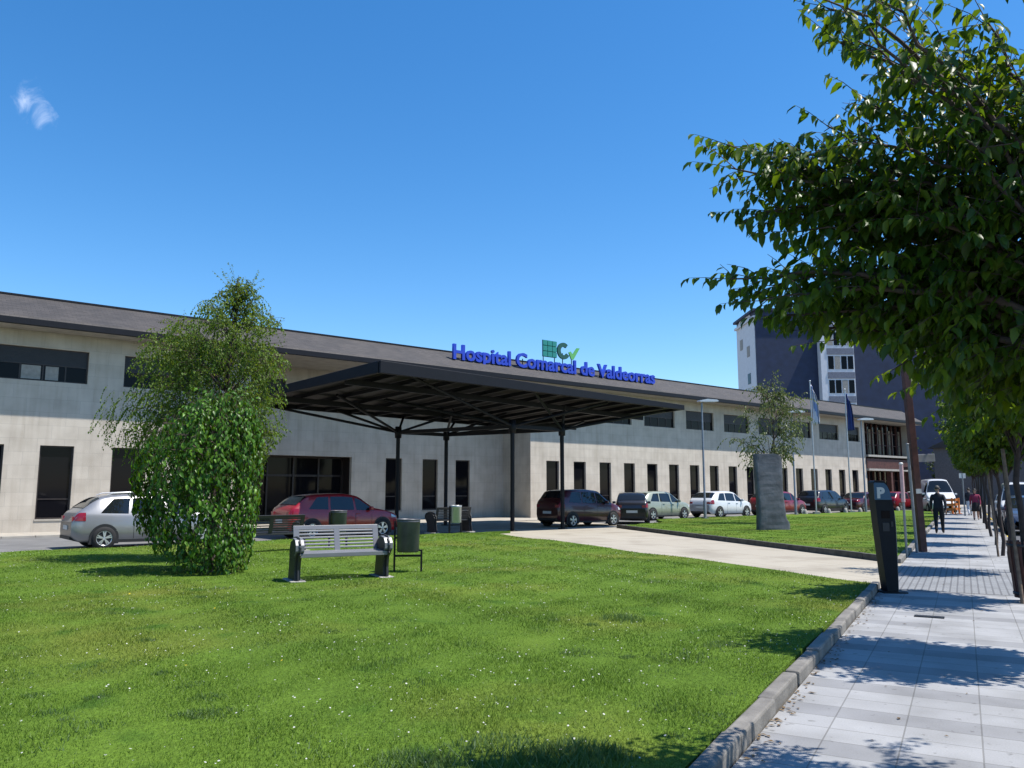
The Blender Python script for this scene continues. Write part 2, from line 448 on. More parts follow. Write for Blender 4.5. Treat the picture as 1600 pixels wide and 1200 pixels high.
sheet('ground', [(-700,-500),(900,-500),(900,1500),(-700,1500)], -.15, M['ground'])
sheet('road', [W(-45,23.3), W(95,23.3), W(95,31.8), W(-45,31.8)], -.02, M['asphalt'], .1)
sheet('building_walkway', [W(-45,31.95), W(95,31.95), W(95,40), W(-45,40)], .03, M['forecourt'], .15)
kb = MB(); x = -45.0
while x < 95:
    L = 1.0
    kb.bx(x+.006, x+L-.006, 31.8, 31.95, -.1, .05); x += L
o = kb.build('building_kerb', M['forecourt'], None, .012); o.rotation_euler = (0, 0, PHI); tag(o, kind='structure')

# street pavement in its own frame: local x = across (q), local y = along (t)
def street_obj(b, name, m, bevel=0):
    o = b.build(name, m, None, bevel); o.rotation_euler = (0, 0, SA); return tag(o, kind='structure')
b = MB(); b.bx(-1.28, 1.0, -12, 130, -.13, 0); street_obj(b, 'pavement', M['paving'])
b = MB(); b.bx(-1.27, .995, 14.6, 19.2, -.1, .004); street_obj(b, 'tactile_paving', M['tactile'])
b = MB(); b.bx(1.2, 9.0, -12, 130, -.13, -.1); street_obj(b, 'street', M['street'])
b = MB(); t = -12.0
while t < 110:
    b.bx(1.002, 1.195, t+.006, t+.994, -.14, .006); t += 1
street_obj(b, 'street_kerb', M['kerb'], .012)

def kerb_run(name, t0, t1, mt):
    b = MB(); t = t0
    while t < t1 - .3:
        L = min(1.02 + random.uniform(-.06,.06), t1-t)
        dz = random.uniform(-.012, .012); dq = random.uniform(-.012, .012)
        rot = Matrix.Rotation(random.uniform(-.008,.008), 3, 'Z') @ Matrix.Rotation(random.uniform(-.01,.01), 3, 'X')
        b.box((-1.355+dq, t+L/2, -.022+dz), (.12, L-.012, .25), rot); t += L
    return street_obj(b, name, mt, .018)
kerb_run('kerb', -10.0, 14.75, M['kerb'])
kerb_run('far_kerb', 19.75, 75.0, M['kerb'])

P0 = ST(14.75, -1.42); P1 = ST(19.75, -1.42)            # where the path meets the pavement
NE = Vector((-.95, 29.3, 0)); FE = Vector((4.4, 34.2, 0))    # far ends of its near and far edge
b = MB()
sheet('path', [ST(14.7,-1.28), ST(19.8,-1.28), P1, FE, NE, P0], -.004, M['path'], .12)
sheet('canopy_forecourt', [W(18.6,23.1), W(26.4,23.1), W(29.4,31.78), W(16.5,31.78)], .0, M['path'], .05)

def inside(poly, x, y):
    r = np.zeros(len(x), bool); n = len(poly)
    for i in range(n):
        x0, y0 = poly[i][0], poly[i][1]; x1, y1 = poly[(i+1) % n][0], poly[(i+1) % n][1]
        c = (y0 > y) != (y1 > y)
        with np.errstate(divide='ignore', invalid='ignore'):
            r ^= c & (x < (x1-x0)*(y-y0)/(y1-y0) + x0)
    return r

LAWN1 = [ST(-10,-1.43), ST(14.75,-1.43), NE, W(19.0,23.3), W(-30,23.3), Vector((-34,-6,0))]
LAWN2 = [ST(19.85,-1.43), ST(72,-1.43), W(70,27.8), W(32.2,27.6), W(30,25.3), FE+Vector((.12,0,0)), P1+Vector((.1,.15,0))]
LAWN_Z = .085
def lawn_height(x, y):
    return LAWN_Z + .014*np.sin(x*1.7+.4)*np.cos(y*1.3) + .012*np.sin(x*.6-y*.8) + .008*np.sin(x*3.9+y*2.7)

def lawn(name, poly, step):
    bm = bmesh.new()
    vs = [bm.verts.new((p[0], p[1], LAWN_Z)) for p in poly]
    bm.faces.new(vs)
    xs = [p[0] for p in poly]; ys = [p[1] for p in poly]
    def cut(lo, hi, nrm, ax):
        v = lo
        while v < hi:
            co = Vector((0,0,0)); co[ax] = v
            bmesh.ops.bisect_plane(bm, geom=bm.verts[:]+bm.edges[:]+bm.faces[:], plane_co=co, plane_no=nrm)
            v += step
    cut(max(min(xs), -22)+step, min(max(xs), 40), (1,0,0), 0); cut(max(min(ys),1)+step, min(max(ys),60), (0,1,0), 1)
    for v in bm.verts:
        v.co.z = float(lawn_height(v.co.x, v.co.y))
    bound = [e for e in bm.edges if e.is_boundary]
    ex = bmesh.ops.extrude_edge_only(bm, edges=bound)
    for v in ex['geom']:
        if isinstance(v, bmesh.types.BMVert): v.co.z = -.14
    me = bpy.data.meshes.new(name); 
    bmesh.ops.recalc_face_normals(bm, faces=bm.faces)
    bm.to_mesh(me); bm.free(); me.materials.append(M['lawn'])
    o = bpy.data.objects.new(name, me); COL.objects.link(o)
    return tag(o, kind='structure')
lawn('lawn', LAWN1, .45)
lawn('far_lawn', LAWN2, .8)

# dark edging along both sides of the path
for nm, a, c in (('path_edging', P1+Vector((.05,.05,0)), FE+Vector((.06,.05,0))),):
    b = MB(); n = 16
    for i in range(n):
        p = a.lerp(c, i/n); q = a.lerp(c, (i+1)/n); dd = (q-p).normalized()*.006
        b.bar(p+dd+Vector((0,0,.03)), q-dd+Vector((0,0,.03+random.uniform(-.006,.006))), .12, .22)
    tag(b.build(nm, M['kerb_dark'], None, .012), kind='structure')

# ------------------------------------------------------------------ grass
def blades(polys_dens, name):
    Vs = []
    for poly, x0, x1, y0, y1, dens, h0, h1, wd in polys_dens:
        n = int((x1-x0)*(y1-y0)*dens)
        x = rng.uniform(x0, x1, n); y = rng.uniform(y0, y1, n)
        k = inside(poly, x, y) & (np.abs(x - .0) < .68*y + 2.2)
        # leave bare patches under the bench ends
        x = x[k]; y = y[k]; n = len(x)
        patch = np.clip(.85 + .2*np.sin(x*2.1+1)*np.cos(y*1.9) + .15*np.sin(x*5.3-y*4.1), .5, 1.2)
        h = rng.uniform(h0, h1, n)*patch
        a = rng.uniform(0, 2*np.pi, n); w = rng.uniform(.6, 1.2, n)*wd
        ln = rng.uniform(.1, 1.0, n)*h; b_ = rng.uniform(0, 2*np.pi, n)
        z = lawn_height(x, y) - .005
        base = np.stack([x, y, z], 1); side = np.stack([np.cos(a)*w, np.sin(a)*w, np.zeros(n)], 1)
        tip = base + np.stack([np.cos(b_)*ln, np.sin(b_)*ln, h], 1)
        Vs.append(np.stack([base-side, base+side, tip], 1).reshape(-1, 3))
    V = np.concatenate(Vs); F = np.arange(len(V)).reshape(-1, 3)
    return mesh_np(name, V, F, M['blade'])
g = blades([
    (LAWN1, -8, 5, 2.5, 7.5, 5200, .014, .038, .0028),
    (LAWN1, -12, 7, 7.5, 12, 2600, .014, .038, .004),
    (LAWN1, -18, 7, 12, 18, 900, .014, .038, .0065),
    (LAWN1, -22, 4, 18, 30, 380, .014, .038, .011),
    (LAWN2, 3, 30, 19, 46, 240, .014, .038, .014)], 'grass')
tag(g, 'short mown green and yellowish grass of the lawns', 'grass', kind='stuff')

# tall clover and weed tufts, white flower heads
def tufts(spots):
    Vs = []
    for (cx, cy, r, n, h) in spots:
        rr = r*np.sqrt(rng.uniform(0, 1, n)); a = rng.uniform(0, 2*np.pi, n)
        x = cx + rr*np.cos(a); y = cy + rr*np.sin(a)
        k = inside(LAWN1, x, y); x = x[k]; y = y[k]; rr = rr[k]; m = len(x)
        hh = h*rng.uniform(.5, 1.1, m)*(1-.6*(rr/r)**2); a = rng.uniform(0, 2*np.pi, m); w = rng.uniform(.003, .007, m)
        ln = rng.uniform(.3, 1.0, m)*hh; b_ = rng.uniform(0, 2*np.pi, m)
        base = np.stack([x, y, lawn_height(x, y)-.004], 1)
        side = np.stack([np.cos(a)*w, np.sin(a)*w, 0*w], 1)
        tip = base + np.stack([np.cos(b_)*ln, np.sin(b_)*ln, hh], 1)
        Vs.append(np.stack([base-side, base+side, tip], 1).reshape(-1, 3))
    V = np.concatenate(Vs)
    return mesh_np('tall_grass', V, np.arange(len(V)).reshape(-1, 3), leaf_tuft)
leaf_tuft = leaf_mat('tuft_leaf', (.055,.105,.025), (.08,.14,.035), (.13,.19,.08), .35, .6, .2)
sp = []
for px, py, r, n, h in ((972,968,.28,420,.10),(1130,1010,.2,260,.07),(770,1192,.42,900,.10),(640,1195,.25,500,.09),(905,1190,.3,700,.10),(905,1020,.2,220,.06),
                        (140,1040,.4,400,.04),(1060,1030,.35,320,.045)):
    p = at(px, py, LAWN_Z); sp.append((p.x, p.y, r, n, h))
for i in range(60):
    p = at(random.uniform(0,1250), random.uniform(905,1190), LAWN_Z); sp.append((p.x, p.y, random.uniform(.08,.3), random.randint(60,160), random.uniform(.03,.045)))
tag(tufts(sp), 'darker tall tufts of clover and weeds in the mown lawn', 'grass tufts', kind='stuff')

def flowers(n, name, c, y0, y1, hi, r0, r1):
    y = np.sqrt(rng.uniform(y0**2, y1**2, n)); x = rng.uniform(-.72, .5, n)*y
    clump = np.sin(x*1.3+2)*np.cos(y*1.1) + .6*np.sin(x*3.1-y*2.3)
    k = inside(LAWN1, x, y) & (clump > rng.uniform(-1.2, 1.0, n)); x = x[k]; y = y[k]; m = len(x)
    r = rng.uniform(r0, r1, m); z = lawn_height(x, y) + rng.uniform(.02, hi, m)
    V = []
    cc = np.stack([x, y, z], 1); tilt = rng.uniform(-.5, .5, (m, 2))
    for i in range(6):
        a = i*np.pi/3
        dx = np.cos(a)*r; dy = np.sin(a)*r
        V.append(cc + np.stack([dx, dy, tilt[:,0]*dx + tilt[:,1]*dy], 1))
    V = np.stack(V, 1).reshape(-1, 3)
    return mesh_np(name, V, np.arange(len(V)).reshape(-1, 6), mat(name+'_petals', c, .7, 0, .05))
tag(flowers(16000, 'daisies', (.42,.42,.38), 4, 26, .035, .003, .0085), 'scattered tiny white daisies and clover heads in the grass', 'daisies', kind='stuff')
tag(flowers(46, 'dandelions', (.72,.52,.02), 4, 15, .06, .008, .014), 'few tiny yellow dandelion heads in the grass', 'dandelions', kind='stuff')

# dry leaves blown against the kerb
n = 260; t = np.concatenate([rng.uniform(5, 14, 170), rng.uniform(4, 40, 90)]); q = np.concatenate([-1.27+np.abs(rng.normal(0, .07, 170)), rng.uniform(-1.2, .95, 90)])
x = SV[0]*t+PV[0]*q; y = SV[1]*t+PV[1]*q; a = rng.uniform(0, 6.283, n); L = rng.uniform(.012, .03, n); z = np.full(n, .006)
dx = np.cos(a)*L; dy = np.sin(a)*L
V = np.stack([np.stack([x-dx, y-dy, z], 1), np.stack([x+dy*.5, y-dx*.5, z+.006], 1), np.stack([x+dx, y+dy, z+.002], 1), np.stack([x-dy*.5, y+dx*.5, z+.004], 1)], 1).reshape(-1, 3)
tag(mesh_np('dry_leaves', V, np.arange(4*n).reshape(-1, 4), mat('dry_leaf', (.12,.075,.03), .9, 0, .4, 30)), 'small dry brown leaves lying along the kerb and on the pavement', 'dry leaves', kind='stuff')
# ------------------------------------------------------------------ the hospital
HX = 30.0
hosp = empty('hospital_building', W(HX, 34.5, 0), PHI, 'long low hospital with pale stone walls, dark window slots and a slate roof edge', 'hospital')

def wall_open(b, d0, d1, z0, z1, y, ops, depth=.22, mi=0):
    ds = sorted(set([d0, d1] + [v for o in ops for v in o[:2] if d0 < v < d1]))
    zs = sorted(set([z0, z1] + [v for o in ops for v in o[2:] if z0 < v < z1]))
    for i in range(len(ds)-1):
        for j in range(len(zs)-1):
            cx, cz = (ds[i]+ds[i+1])/2, (zs[j]+zs[j+1])/2
            if any(o[0] < cx < o[1] and o[2] < cz < o[3] for o in ops): continue
            b.add([(ds[i]-HX,y,zs[j]),(ds[i+1]-HX,y,zs[j]),(ds[i+1]-HX,y,zs[j+1]),(ds[i]-HX,y,zs[j+1])], [(0,1,2,3)], mi)
    for o in ops:
        a, c, e, f = o[0]-HX, o[1]-HX, o[2], o[3]; Y = y+depth
        b.add([(a,y,e),(c,y,e),(c,Y,e),(a,Y,e)], [(0,1,2,3)], mi); b.add([(a,y,f),(c,y,f),(c,Y,f),(a,Y,f)], [(3,2,1,0)], mi)
        b.add([(a,y,e),(a,Y,e),(a,Y,f),(a,y,f)], [(0,1,2,3)], mi); b.add([(c,y,e),(c,Y,e),(c,Y,f),(c,y,f)], [(3,2,1,0)], mi)

GZ = (.5, 3.25); UZ = (5.68, 6.95)
groundR = [(30.8+2.17*k, 31.8+2.17*k) for k in range(17)]
upperR = [(30.8+4.25*k, 33.85+4.25*k) for k in range(8)] + [(64.9, 67.1)]
groundL = [(3.05-2.4*k, 4.2-2.4*k) for k in range(0, 6)] + [(5.35, 6.5), (7.85, 9.0), (10.3, 11.45)]
upperL = [(3.75-4.35*k, 6.8-4.35*k) for k in range(0, 4)] + [(8.1, 11.1)]
groundC = [(21.7, 22.7), (24.0, 25.0), (26.2, 27.2)]
upperC = [(13.9, 16.0)]

def op(l, z): return [(a, c, z[0], z[1]) for a, c in l]
TOP = 7.56
b = MB(); wall_open(b, -45, 13.3, 0, TOP, 0, op(groundL, GZ)+op(upperL, UZ)); b.build('wall', M['wall'], hosp, fix=False)
b = MB(); wall_open(b, 29.6, 68, 0, TOP, 0, op(groundR, GZ)+op(upperR, UZ)); b.build('wall', M['wall'], hosp, fix=False)
b = MB(); wall_open(b, 13.3, 29.6, 0, TOP, 2.5, op(groundC, GZ)+op(upperC, UZ)+[(14.3, 19.7, 0, 3.25)])
b.add([(29.6-HX,0,0),(29.6-HX,2.5,0),(29.6-HX,2.5,TOP),(29.6-HX,0,TOP)], [(0,1,2,3)])
b.add([(13.3-HX,0,0),(13.3-HX,2.5,0),(13.3-HX,2.5,TOP),(13.3-HX,0,TOP)], [(3,2,1,0)])
b.build('entrance_wall', M['wall'], hosp, fix=False)
# ends and back of the block
b = MB(); b.bx(-45-HX, 76.5-HX, 12, 12.2, 0, TOP); b.bx(-45.2-HX, -45-HX, .0, 12, 0, TOP); b.bx(76.5-HX, 76.7-HX, 0, 12, 0, TOP)
b.bx(67.8-HX, 68-HX, .01, 1.2, 0, TOP); b.build('end_wall', M['wall'], hosp)

b = MB()
prof = [(-1.15, 7.80), (-1.07, 7.90), (.75, 8.98), (.95, 9.0), (12.4, 8.9), (12.4, 7.8)]
n = len(prof); x0, x1 = -46-HX, 76.9-HX
b.add([(x0, p[0], p[1]) for p in prof] + [(x1, p[0], p[1]) for p in prof], [(i, (i+1) % n, n+(i+1) % n, n+i) for i in range(n)] + [tuple(range(n)), tuple(reversed(range(n, 2*n)))])
roof = b.build('roof', M['roof'], hosp)
b = MB(); b.bx(x0, x1, .72, .98, 8.985, 9.06); b.build('ridge_flashing', M['steel_dark'], roof)
b = MB()
for cx in (57.2, 57.7):
    b.tube([(cx-HX, 3.2, 8.9), (cx-HX, 3.2, 9.75)], .12, 10); b.tube([(cx-HX, 3.2, 9.76), (cx-HX, 3.2, 9.95)], .2, 10)
b.build('chimney', M['steel_dark'], roof)
b = MB(); b.bx(x0, x1, -1.23, -1.05, 7.56, 7.80); b.build('gutter', M['steel_dark'], hosp, .01)
b = MB(); b.bx(x0, x1, -1.045, 2.6, 7.565, 7.66); b.build('soffit', M['forecourt'], hosp)

# windows: one of each kind, then copies
def make_ground_window(wd):
    h = GZ[1]-GZ[0]; f = MB(); t = .06; y = .13
    f.bx(0, t, y, y+.07, 0, h); f.bx(wd-t, wd, y, y+.07, 0, h); f.bx(t, wd-t, y, y+.07, 0, t); f.bx(t, wd-t, y, y+.07, h-t, h)
    f.bx(t, wd-t, y+.01, y+.06, .72, .77)
    o = f.build('window', M['frame'], hosp)
    p = MB(); p.bx(t-.005, wd-t+.005, y+.03, y+.045, t-.005, h-t+.005); p.build('pane', M['glass'], o)
    s = MB(); s.bx(-.02, wd+.02, -.03, .13, -.06, -.002); s.build('sill', M['forecourt'], o)
    return o
def make_upper_window(wd):
    h = UZ[1]-UZ[0]; f = MB(); t = .05; y = .12
    f.bx(0, t, y, y+.07, 0, h); f.bx(wd-t, wd, y, y+.07, 0, h); f.bx(t, wd-t, y, y+.07, 0, t); f.bx(t, wd-t, y, y+.07, h-t, h)
    f.bx(t, wd-t, y-.01, y+.06, h*.5-.02, h*.5+.02)
    for k in (1, 2, 3): f.bx(wd*k/4-.025, wd*k/4+.025, y+.005, y+.06, t, h*.5-.02)
    o = f.build('window', M['frame'], hosp)
    p = MB(); p.bx(t-.005, wd-t+.005, y+.03, y+.045, t-.005, h*.5); p.build('pane', M['glass'], o)
    s = MB(); z = h*.5+.02
    while z < h-t-.01:
        s.bx(t, wd-t, y+.012, y+.035, z+.003, z+.045); z += .048
    s.bx(t, wd-t, y+.03, y+.05, h*.5, h-t); s.build('shutter', M['shutter'], o)
    return o
wins = {}
def place_window(kind, d0, d1, z, y):
    key = (kind, round(d1-d0, 2))
    if key not in wins:
        o = wins[key] = (make_ground_window if kind == 'g' else make_upper_window)(d1-d0)
    else:
        o = copy_tree(wins[key], hosp)
    o.location = (d0-HX, y, z)
    return o
for a, c in groundL+groundR: place_window('g', a, c, GZ[0], 0)
for a, c in upperL+upperR: place_window('u', a, c, UZ[0], 0)
for a, c in groundC: place_window('g', a, c, GZ[0], 2.5)
for a, c in upperC: place_window('u', a, c, UZ[0], 2.5)
# pale panels over two panes of the far left upper window, painted-in reflections
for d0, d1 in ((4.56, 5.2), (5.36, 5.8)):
    b = MB(); b.bx(d0-HX, d1-HX, .142, .148, 5.75, 6.27); b.build('pale_pane_or_reflection', M['pale_pane_or_reflection'], hosp)

# glazed entrance in the recess
ent = MB(); y = 3.3
ent.bx(14.3-HX, 19.7-HX, y+.3, y+.35, 0, 3.25)
e_o = ent.build('entrance_glazing', M['glass'], hosp)
f = MB()
for d in (14.33, 15.65, 17.0, 18.35, 19.67): f.bx(d-.04-HX, d+.04-HX, y+.18, y+.29, 0, 3.24)
f.bx(14.3-HX, 19.7-HX, y+.2, y+.28, 2.25, 2.35); f.bx(14.3-HX, 19.7-HX, y+.2, y+.28, 3.17, 3.25)
f.build('door_frame', M['frame'], e_o)
f = MB(); f.bx(14.3-HX-.15, 14.3-HX, 2.72, y+.4, 0, 3.4); f.bx(19.7-HX, 19.7-HX+.15, 2.72, y+.4, 0, 3.4); f.bx(14.15-HX, 19.85-HX, 2.72, y+.4, 3.25, 3.4)
f.build('porch_lining', M['frame'], hosp)

# glazed block at the far end
b = MB(); b.bx(68-HX, 76.5-HX, .9, .95, 0, 7.5); gl = b.build('curtain_wall', M['glass'], hosp)
b = MB()
for k in range(10): x = 68.05+k*.93; b.bx(x-.04-HX, x+.04-HX, .74, .89, 0, 7.5)
for z in (1.2, 2.4, 5.6, 6.7): b.bx(68.1-HX, 76.4-HX, .80, .885, z-.03, z+.03)
b.build('mullion_grid', M['rust'], gl)
b = MB()
for k in range(5): x = 68.5+k*1.86; b.bx(x+.05-HX, x+.87-HX, .86, .895, 4.75, 7.0)
b.build('curtain_panels', mat('beige_curtains', (.20,.16,.11), .9, 0, .3, 5), gl)
b = MB(); b.bx(68-HX, 76.6-HX, -.25, .72, 4.45, 4.62); b.bx(68-HX, 76.6-HX, -.25, .72, 3.25, 3.42); b.build('balcony_slab', M['concrete'], hosp)
b = MB(); b.bx(68-HX, 76.4-HX, -.1, .7, 3.43, 4.3); b.build('balcony_panel', M['rust'], hosp)
b = MB(); b.bx(76.0-HX, 76.4-HX, -.2, .4, 0, 3.24); b.build('porch_column', M['rust'], hosp)
b = MB(); b.bx(72.0-HX, 72.35-HX, -.2, .2, 0, 3.24); b.build('porch_column', M['rust'], hosp)

# ------------------------------------------------------------------ roof sign
def text_mesh(name, txt, size, ext, off, m, parent, spacing=1.0):
    cu = bpy.data.curves.new(name, 'FONT'); cu.body = txt; cu.size = size; cu.extrude = ext; cu.offset = off
    cu.space_character = spacing; cu.resolution_u = 3
    t = bpy.data.objects.new('tmp_text', cu); COL.objects.link(t)
    bpy.context.view_layer.update()
    me = bpy.data.meshes.new_from_object(t.evaluated_get(bpy.context.evaluated_depsgraph_get()))
    bpy.data.objects.remove(t); bpy.data.curves.remove(cu)
    me.transform(Matrix.Rotation(R(90), 4, 'X'))
    me.materials.clear(); me.materials.append(m); me.name = name
    o = bpy.data.objects.new(name, me); COL.objects.link(o); o.parent = parent
    return o
blue = mat('blue_letters', (.011,.042,.42), .45, 0, .06)
sign = empty('roof_sign', W(24.0, 34.25, 8.42), PHI, 'blue raised letters naming the hospital, standing on its roof edge with a green emblem', 'sign')
tx = text_mesh('lettering', 'Hospital Comarcal de Valdeorras', 1.12, .07, .030, blue, sign, 1.0)
xs = [v.co.x for v in tx.data.vertices]; k = 16.1/(max(xs)-min(xs)); x_min = min(xs)
for v in tx.data.vertices:
    v.co.x = (v.co.x - x_min)*k; v.co.z += .05
b = MB(); x = .25
while x < 16:
    b.bx(x-.02, x+.02, .08, .12, -.45, .55); x += 1.55
b.bx(.05, 16.0, .085, .115, .1, .14); b.build('support_post', M['steel_dark'], sign)
emb = MB(); X0 = 6.35
teal = mat('teal_panel', (.01,.19,.17), .5, 0, .05); grn = mat('dark_green_panel', (.006,.07,.055), .5, 0, .05); lg = mat('light_green_panel', (.10,.36,.10), .5, 0, .05)
for i in range(3):
    for j in range(3):
        emb.bx(X0+i*.37, X0+i*.37+.33, -.04, .04, .86+j*.33, .86+j*.33+.29)
emb.bx(X0, X0+1.07, .045, .06, .84, 1.83)
eo = emb.build('emblem_grid', teal, sign)
b = MB(); ring = []; cx, cz = X0+1.63, 1.32
V = []; n = 20
for i in range(n+1):
    a = R(50 + 280*i/n)
    for rr, yy in ((.50,-.05),(.25,-.05),(.25,.05),(.50,.05)): V.append((cx+rr*math.cos(a), yy, cz+rr*math.sin(a)))
b.add(V, [(4*i+j, 4*i+(j+1) % 4, 4*i+4+(j+1) % 4, 4*i+4+j) for i in range(n) for j in range(4)] + [(0,1,2,3), (4*n+3,4*n+2,4*n+1,4*n)])
b.build('emblem_letter', grn, sign)
b = MB(); b.extr_y([(X0+2.05,1.28),(X0+2.25,.88),(X0+2.42,.88),(X0+2.95,1.62),(X0+2.72,1.62),(X0+2.36,1.18),(X0+2.2,1.36)], -.04, .04); b.build('emblem_tick', lg, sign)
b = MB()
for x in (X0+.1, X0+.98, X0+1.63, X0+2.35): b.bx(x-.02, x+.02, .062, .10, .5, 1.2)
b.build('emblem_post', M['steel_dark'], sign)

# ------------------------------------------------------------------ entrance canopy
CX, CN = 20.5, 27.0
can = empty('entrance_canopy', W(CX, CN, 0), PHI, 'dark steel entrance canopy on four branching columns in front of the stone recess', 'canopy')
cor = {'N': (13.0,22.6,5.75), 'R': (27.8,22.2,5.25), 'B': (27.4,30.9,4.80), 'L': (11.3,30.7,5.15)}
def cp(u, v, dz=0.0):           # u along the facade 0..1, v towards the building 0..1
    N, Rr, B, L = (Vector(cor[k]) for k in 'NRBL')
    p = (N*(1-u)+Rr*u)*(1-v) + (L*(1-u)+B*u)*v
    return Vector((p.x-CX, p.y-CN, p.z+dz))
def cdn(d, n_, dz=0.0):
    return cp((d-12.8)/14.8, (n_-22.4)/8.6, dz)
b = MB()
P = [cp(*uv, dz) for dz in (-.09, 0) for uv in ((0,0),(1,0),(1,1),(0,1))]
b.add(P, [(0,1,2,3),(7,6,5,4),(0,4,5,1),(1,5,6,2),(2,6,7,3),(3,7,4,0)])
b.build('canopy_roof', mat('canopy_sheet', (.035,.03,.027), .6, .2, .2, 3), can)
b = MB(); d = .05
def taper(b, p0, p1, h0, h1, w=.14):
    p0 = Vector(p0); p1 = Vector(p1); s_ = (p1-p0).cross(Vector((0,0,1))).normalized()*w/2
    V = [p+s_*k+Vector((0,0,dz)) for p, h in ((p0,h0),(p1,h1)) for k in (-1,1) for dz in (.012,-h)]
    b.add(V, [(0,1,3,2),(4,6,7,5),(0,2,6,4),(1,5,7,3),(0,4,5,1),(2,3,7,6)])
taper(b, cp(-.004,0), cp(1.004,0), .40, .20); taper(b, cp(0,.008), cp(0,1), .38, .26)
taper(b, cp(1,.008), cp(1,1), .20, .20); taper(b, cp(.006,1), cp(.994,1), .26, .20)
b.build('fascia', M['steel_dark'], can, .012)
b = MB()
for i in range(1, 13): b.bar(cp(i/13,.012,-.17), cp(i/13,.99,-.16), .07, .14)
b.build('purlin', M['steel_dark'], can)
b = MB()
for v in (.24, .72): b.bar(cp(.01,v,-.34), cp(.99,v,-.32), .12, .2)
b.build('beam', M['steel_dark'], can)
cols = {'1': (20.0,24.4), '2': (22.75,24.5), '3': (18.2,31.0-.9), '4': (20.85,31.0-.9)}
cols = {'1': (20.0,24.4), '2': (22.75,24.5), '3': (18.3,30.2), '4': (20.85,30.2)}
NZ = 4.08
for k, (d, n_) in cols.items():
    b = MB(); x, y = d-CX, n_-CN
    b.tube([(x,y,0),(x,y,NZ+.1)], .085, 14); b.lathe([(.0,.02),(.2,.02),(.2,0)], 14, (x,y,.012)); b.lathe([(.0,.30),(.14,.30),(.15,0),(.14,-.2),(.0,-.2)], 12, (x,y,NZ-.05))
    c_o = b.build('column', M['steel_dark'], can)
    arms = []
    if k == '1': arms = [(14.2,22.9),(23.6,22.9),(16.4,27.3),(21.2,27.6)]
    if k == '2': arms = [(22.75,24.4),(27.2,23.0),(26.8,27.4),(19.6,22.8)]
    if k == '3': arms = [(13.1,30.6),(14.6,27.5),(20.4,27.4),(19.6,30.7),(16.6,30.7)]
    if k == '4': arms = [(26.6,30.3),(25.6,27.5),(22.3,27.4),(19.9,27.8),(22.2,30.7)]
    for (ad, an) in arms:
        a = MB(); p0 = Vector((x,y,NZ)); p1 = cdn(ad, an, -.2)
        if (p1-p0).length > .3: a.tube([p0, p1], .055, 8)
        a.build('strut', M['steel_dark'], c_o)
b = MB()
def node(k): return Vector((cols[k][0]-CX, cols[k][1]-CN, NZ))
for a, c in (('1','3'),('2','4'),('1','2'),('3','4')):
    b.bar(node(a), node(c), .12, .15)
b.build('tie_beam', M['steel_dark'], can)

# ------------------------------------------------------------------ buildings behind
def facade_windows(o, spots, w, h, mg, axis='x', y=0.0):
    for (x, z) in spots:
        f = MB(); t = .07
        f.bx(x, x+w, y-.03, y+.02, z, z+t); f.bx(x, x+w, y-.03, y+.02, z+h-t, z+h); f.bx(x, x+t, y-.03, y+.02, z+t, z+h-t); f.bx(x+w-t, x+w, y-.03, y+.02, z+t, z+h-t)
        f.bx(x+w/2-.04, x+w/2+.04, y-.03, y+.02, z+t, z+h-t)
        wo = f.build('window', M['white_paint'], o)
        p = MB(); p.bx(x+t, x+w-t, y-.012, y+.01, z+t, z+h-t); p.build('pane', mg, wo)

tw = empty('apartment_tower', (31.0, 100, 0), R(0), 'tall dark slate clad apartment block with white bay windows behind the hospital', 'apartment block')
slate_tile = mat('slate_cladding', (.017,.028,.066), .7, 0, .22, 1.2, .4, 6)
b = MB(); b.bx(0, 40, 0, 8.4, 0, 24.2); b.build('wall', slate_tile, tw)
b = MB(); b.bx(-.06, -.005, .3, 8.4, 0, 23.3); b.bx(-.3, -.005, -.1, 8.7, 23.3, 23.6); b.add([(-.06,1.5,23.6),(-.06,8.4,23.6),(-.06,6.2,24.4),(-.06,2.5,24.4),(-.01,1.5,23.6),(-.01,8.4,23.6),(-.01,6.2,24.4),(-.01,2.5,24.4)], [(0,1,2,3),(7,6,5,4),(0,4,5,1),(1,5,6,2),(2,6,7,3),(3,7,4,0)])
b.build('side_wall', M['white_paint'], tw)
for i, (yy, zz, m_) in enumerate(((2.6,18.8,M['pale_pane_or_reflection']),(2.6,15.2,M['glass']),(2.6,11.6,M['glass']),(5.6,20.2,M['pale_pane_or_reflection']))):
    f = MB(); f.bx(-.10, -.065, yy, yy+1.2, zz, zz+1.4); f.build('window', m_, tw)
bay = MB(); bay.bx(7.7, 11.9, -1.0, -.01, 0, 22.5); bo = bay.build('bay', M['white_paint'], tw)
for fl in range(7):
    z0 = 1.3+fl*3.03
    f = MB(); f.bx(8.5, 11.85, -1.06, -1.005, z0+1.95, z0+2.75); f.build('spandrel', mat('grey_spandrel', (.16,.17,.21), .7) if fl == 0 else bpy.data.materials['grey_spandrel'], bo)
    for k in range(4):
        x = 8.55+k*.82
        p = MB(); p.bx(x+.06, x+.74, -1.03, -1.005, z0+.1, z0+1.75); wo = p.build('window', M['glass'] if (fl+k) % 3 else M['pale_pane_or_reflection'], bo)
b = MB(); b.bx(-.4, 40.3, -.3, 8.8, 24.2, 24.5); b.build('roof', slate_tile, tw)

lb = empty('low_rear_building', W(60, 58, 0), PHI, 'pale flat roofed building top showing above the hospital roof', 'building')
b = MB(); b.bx(-2, 14, 0, 10, 0, 11.3); b.build('wall', M['white_paint'], lb)
b = MB(); b.bx(-2.3, 14.3, -.3, 10.3, 11.3, 11.6); b.build('roof', M['concrete'], lb)

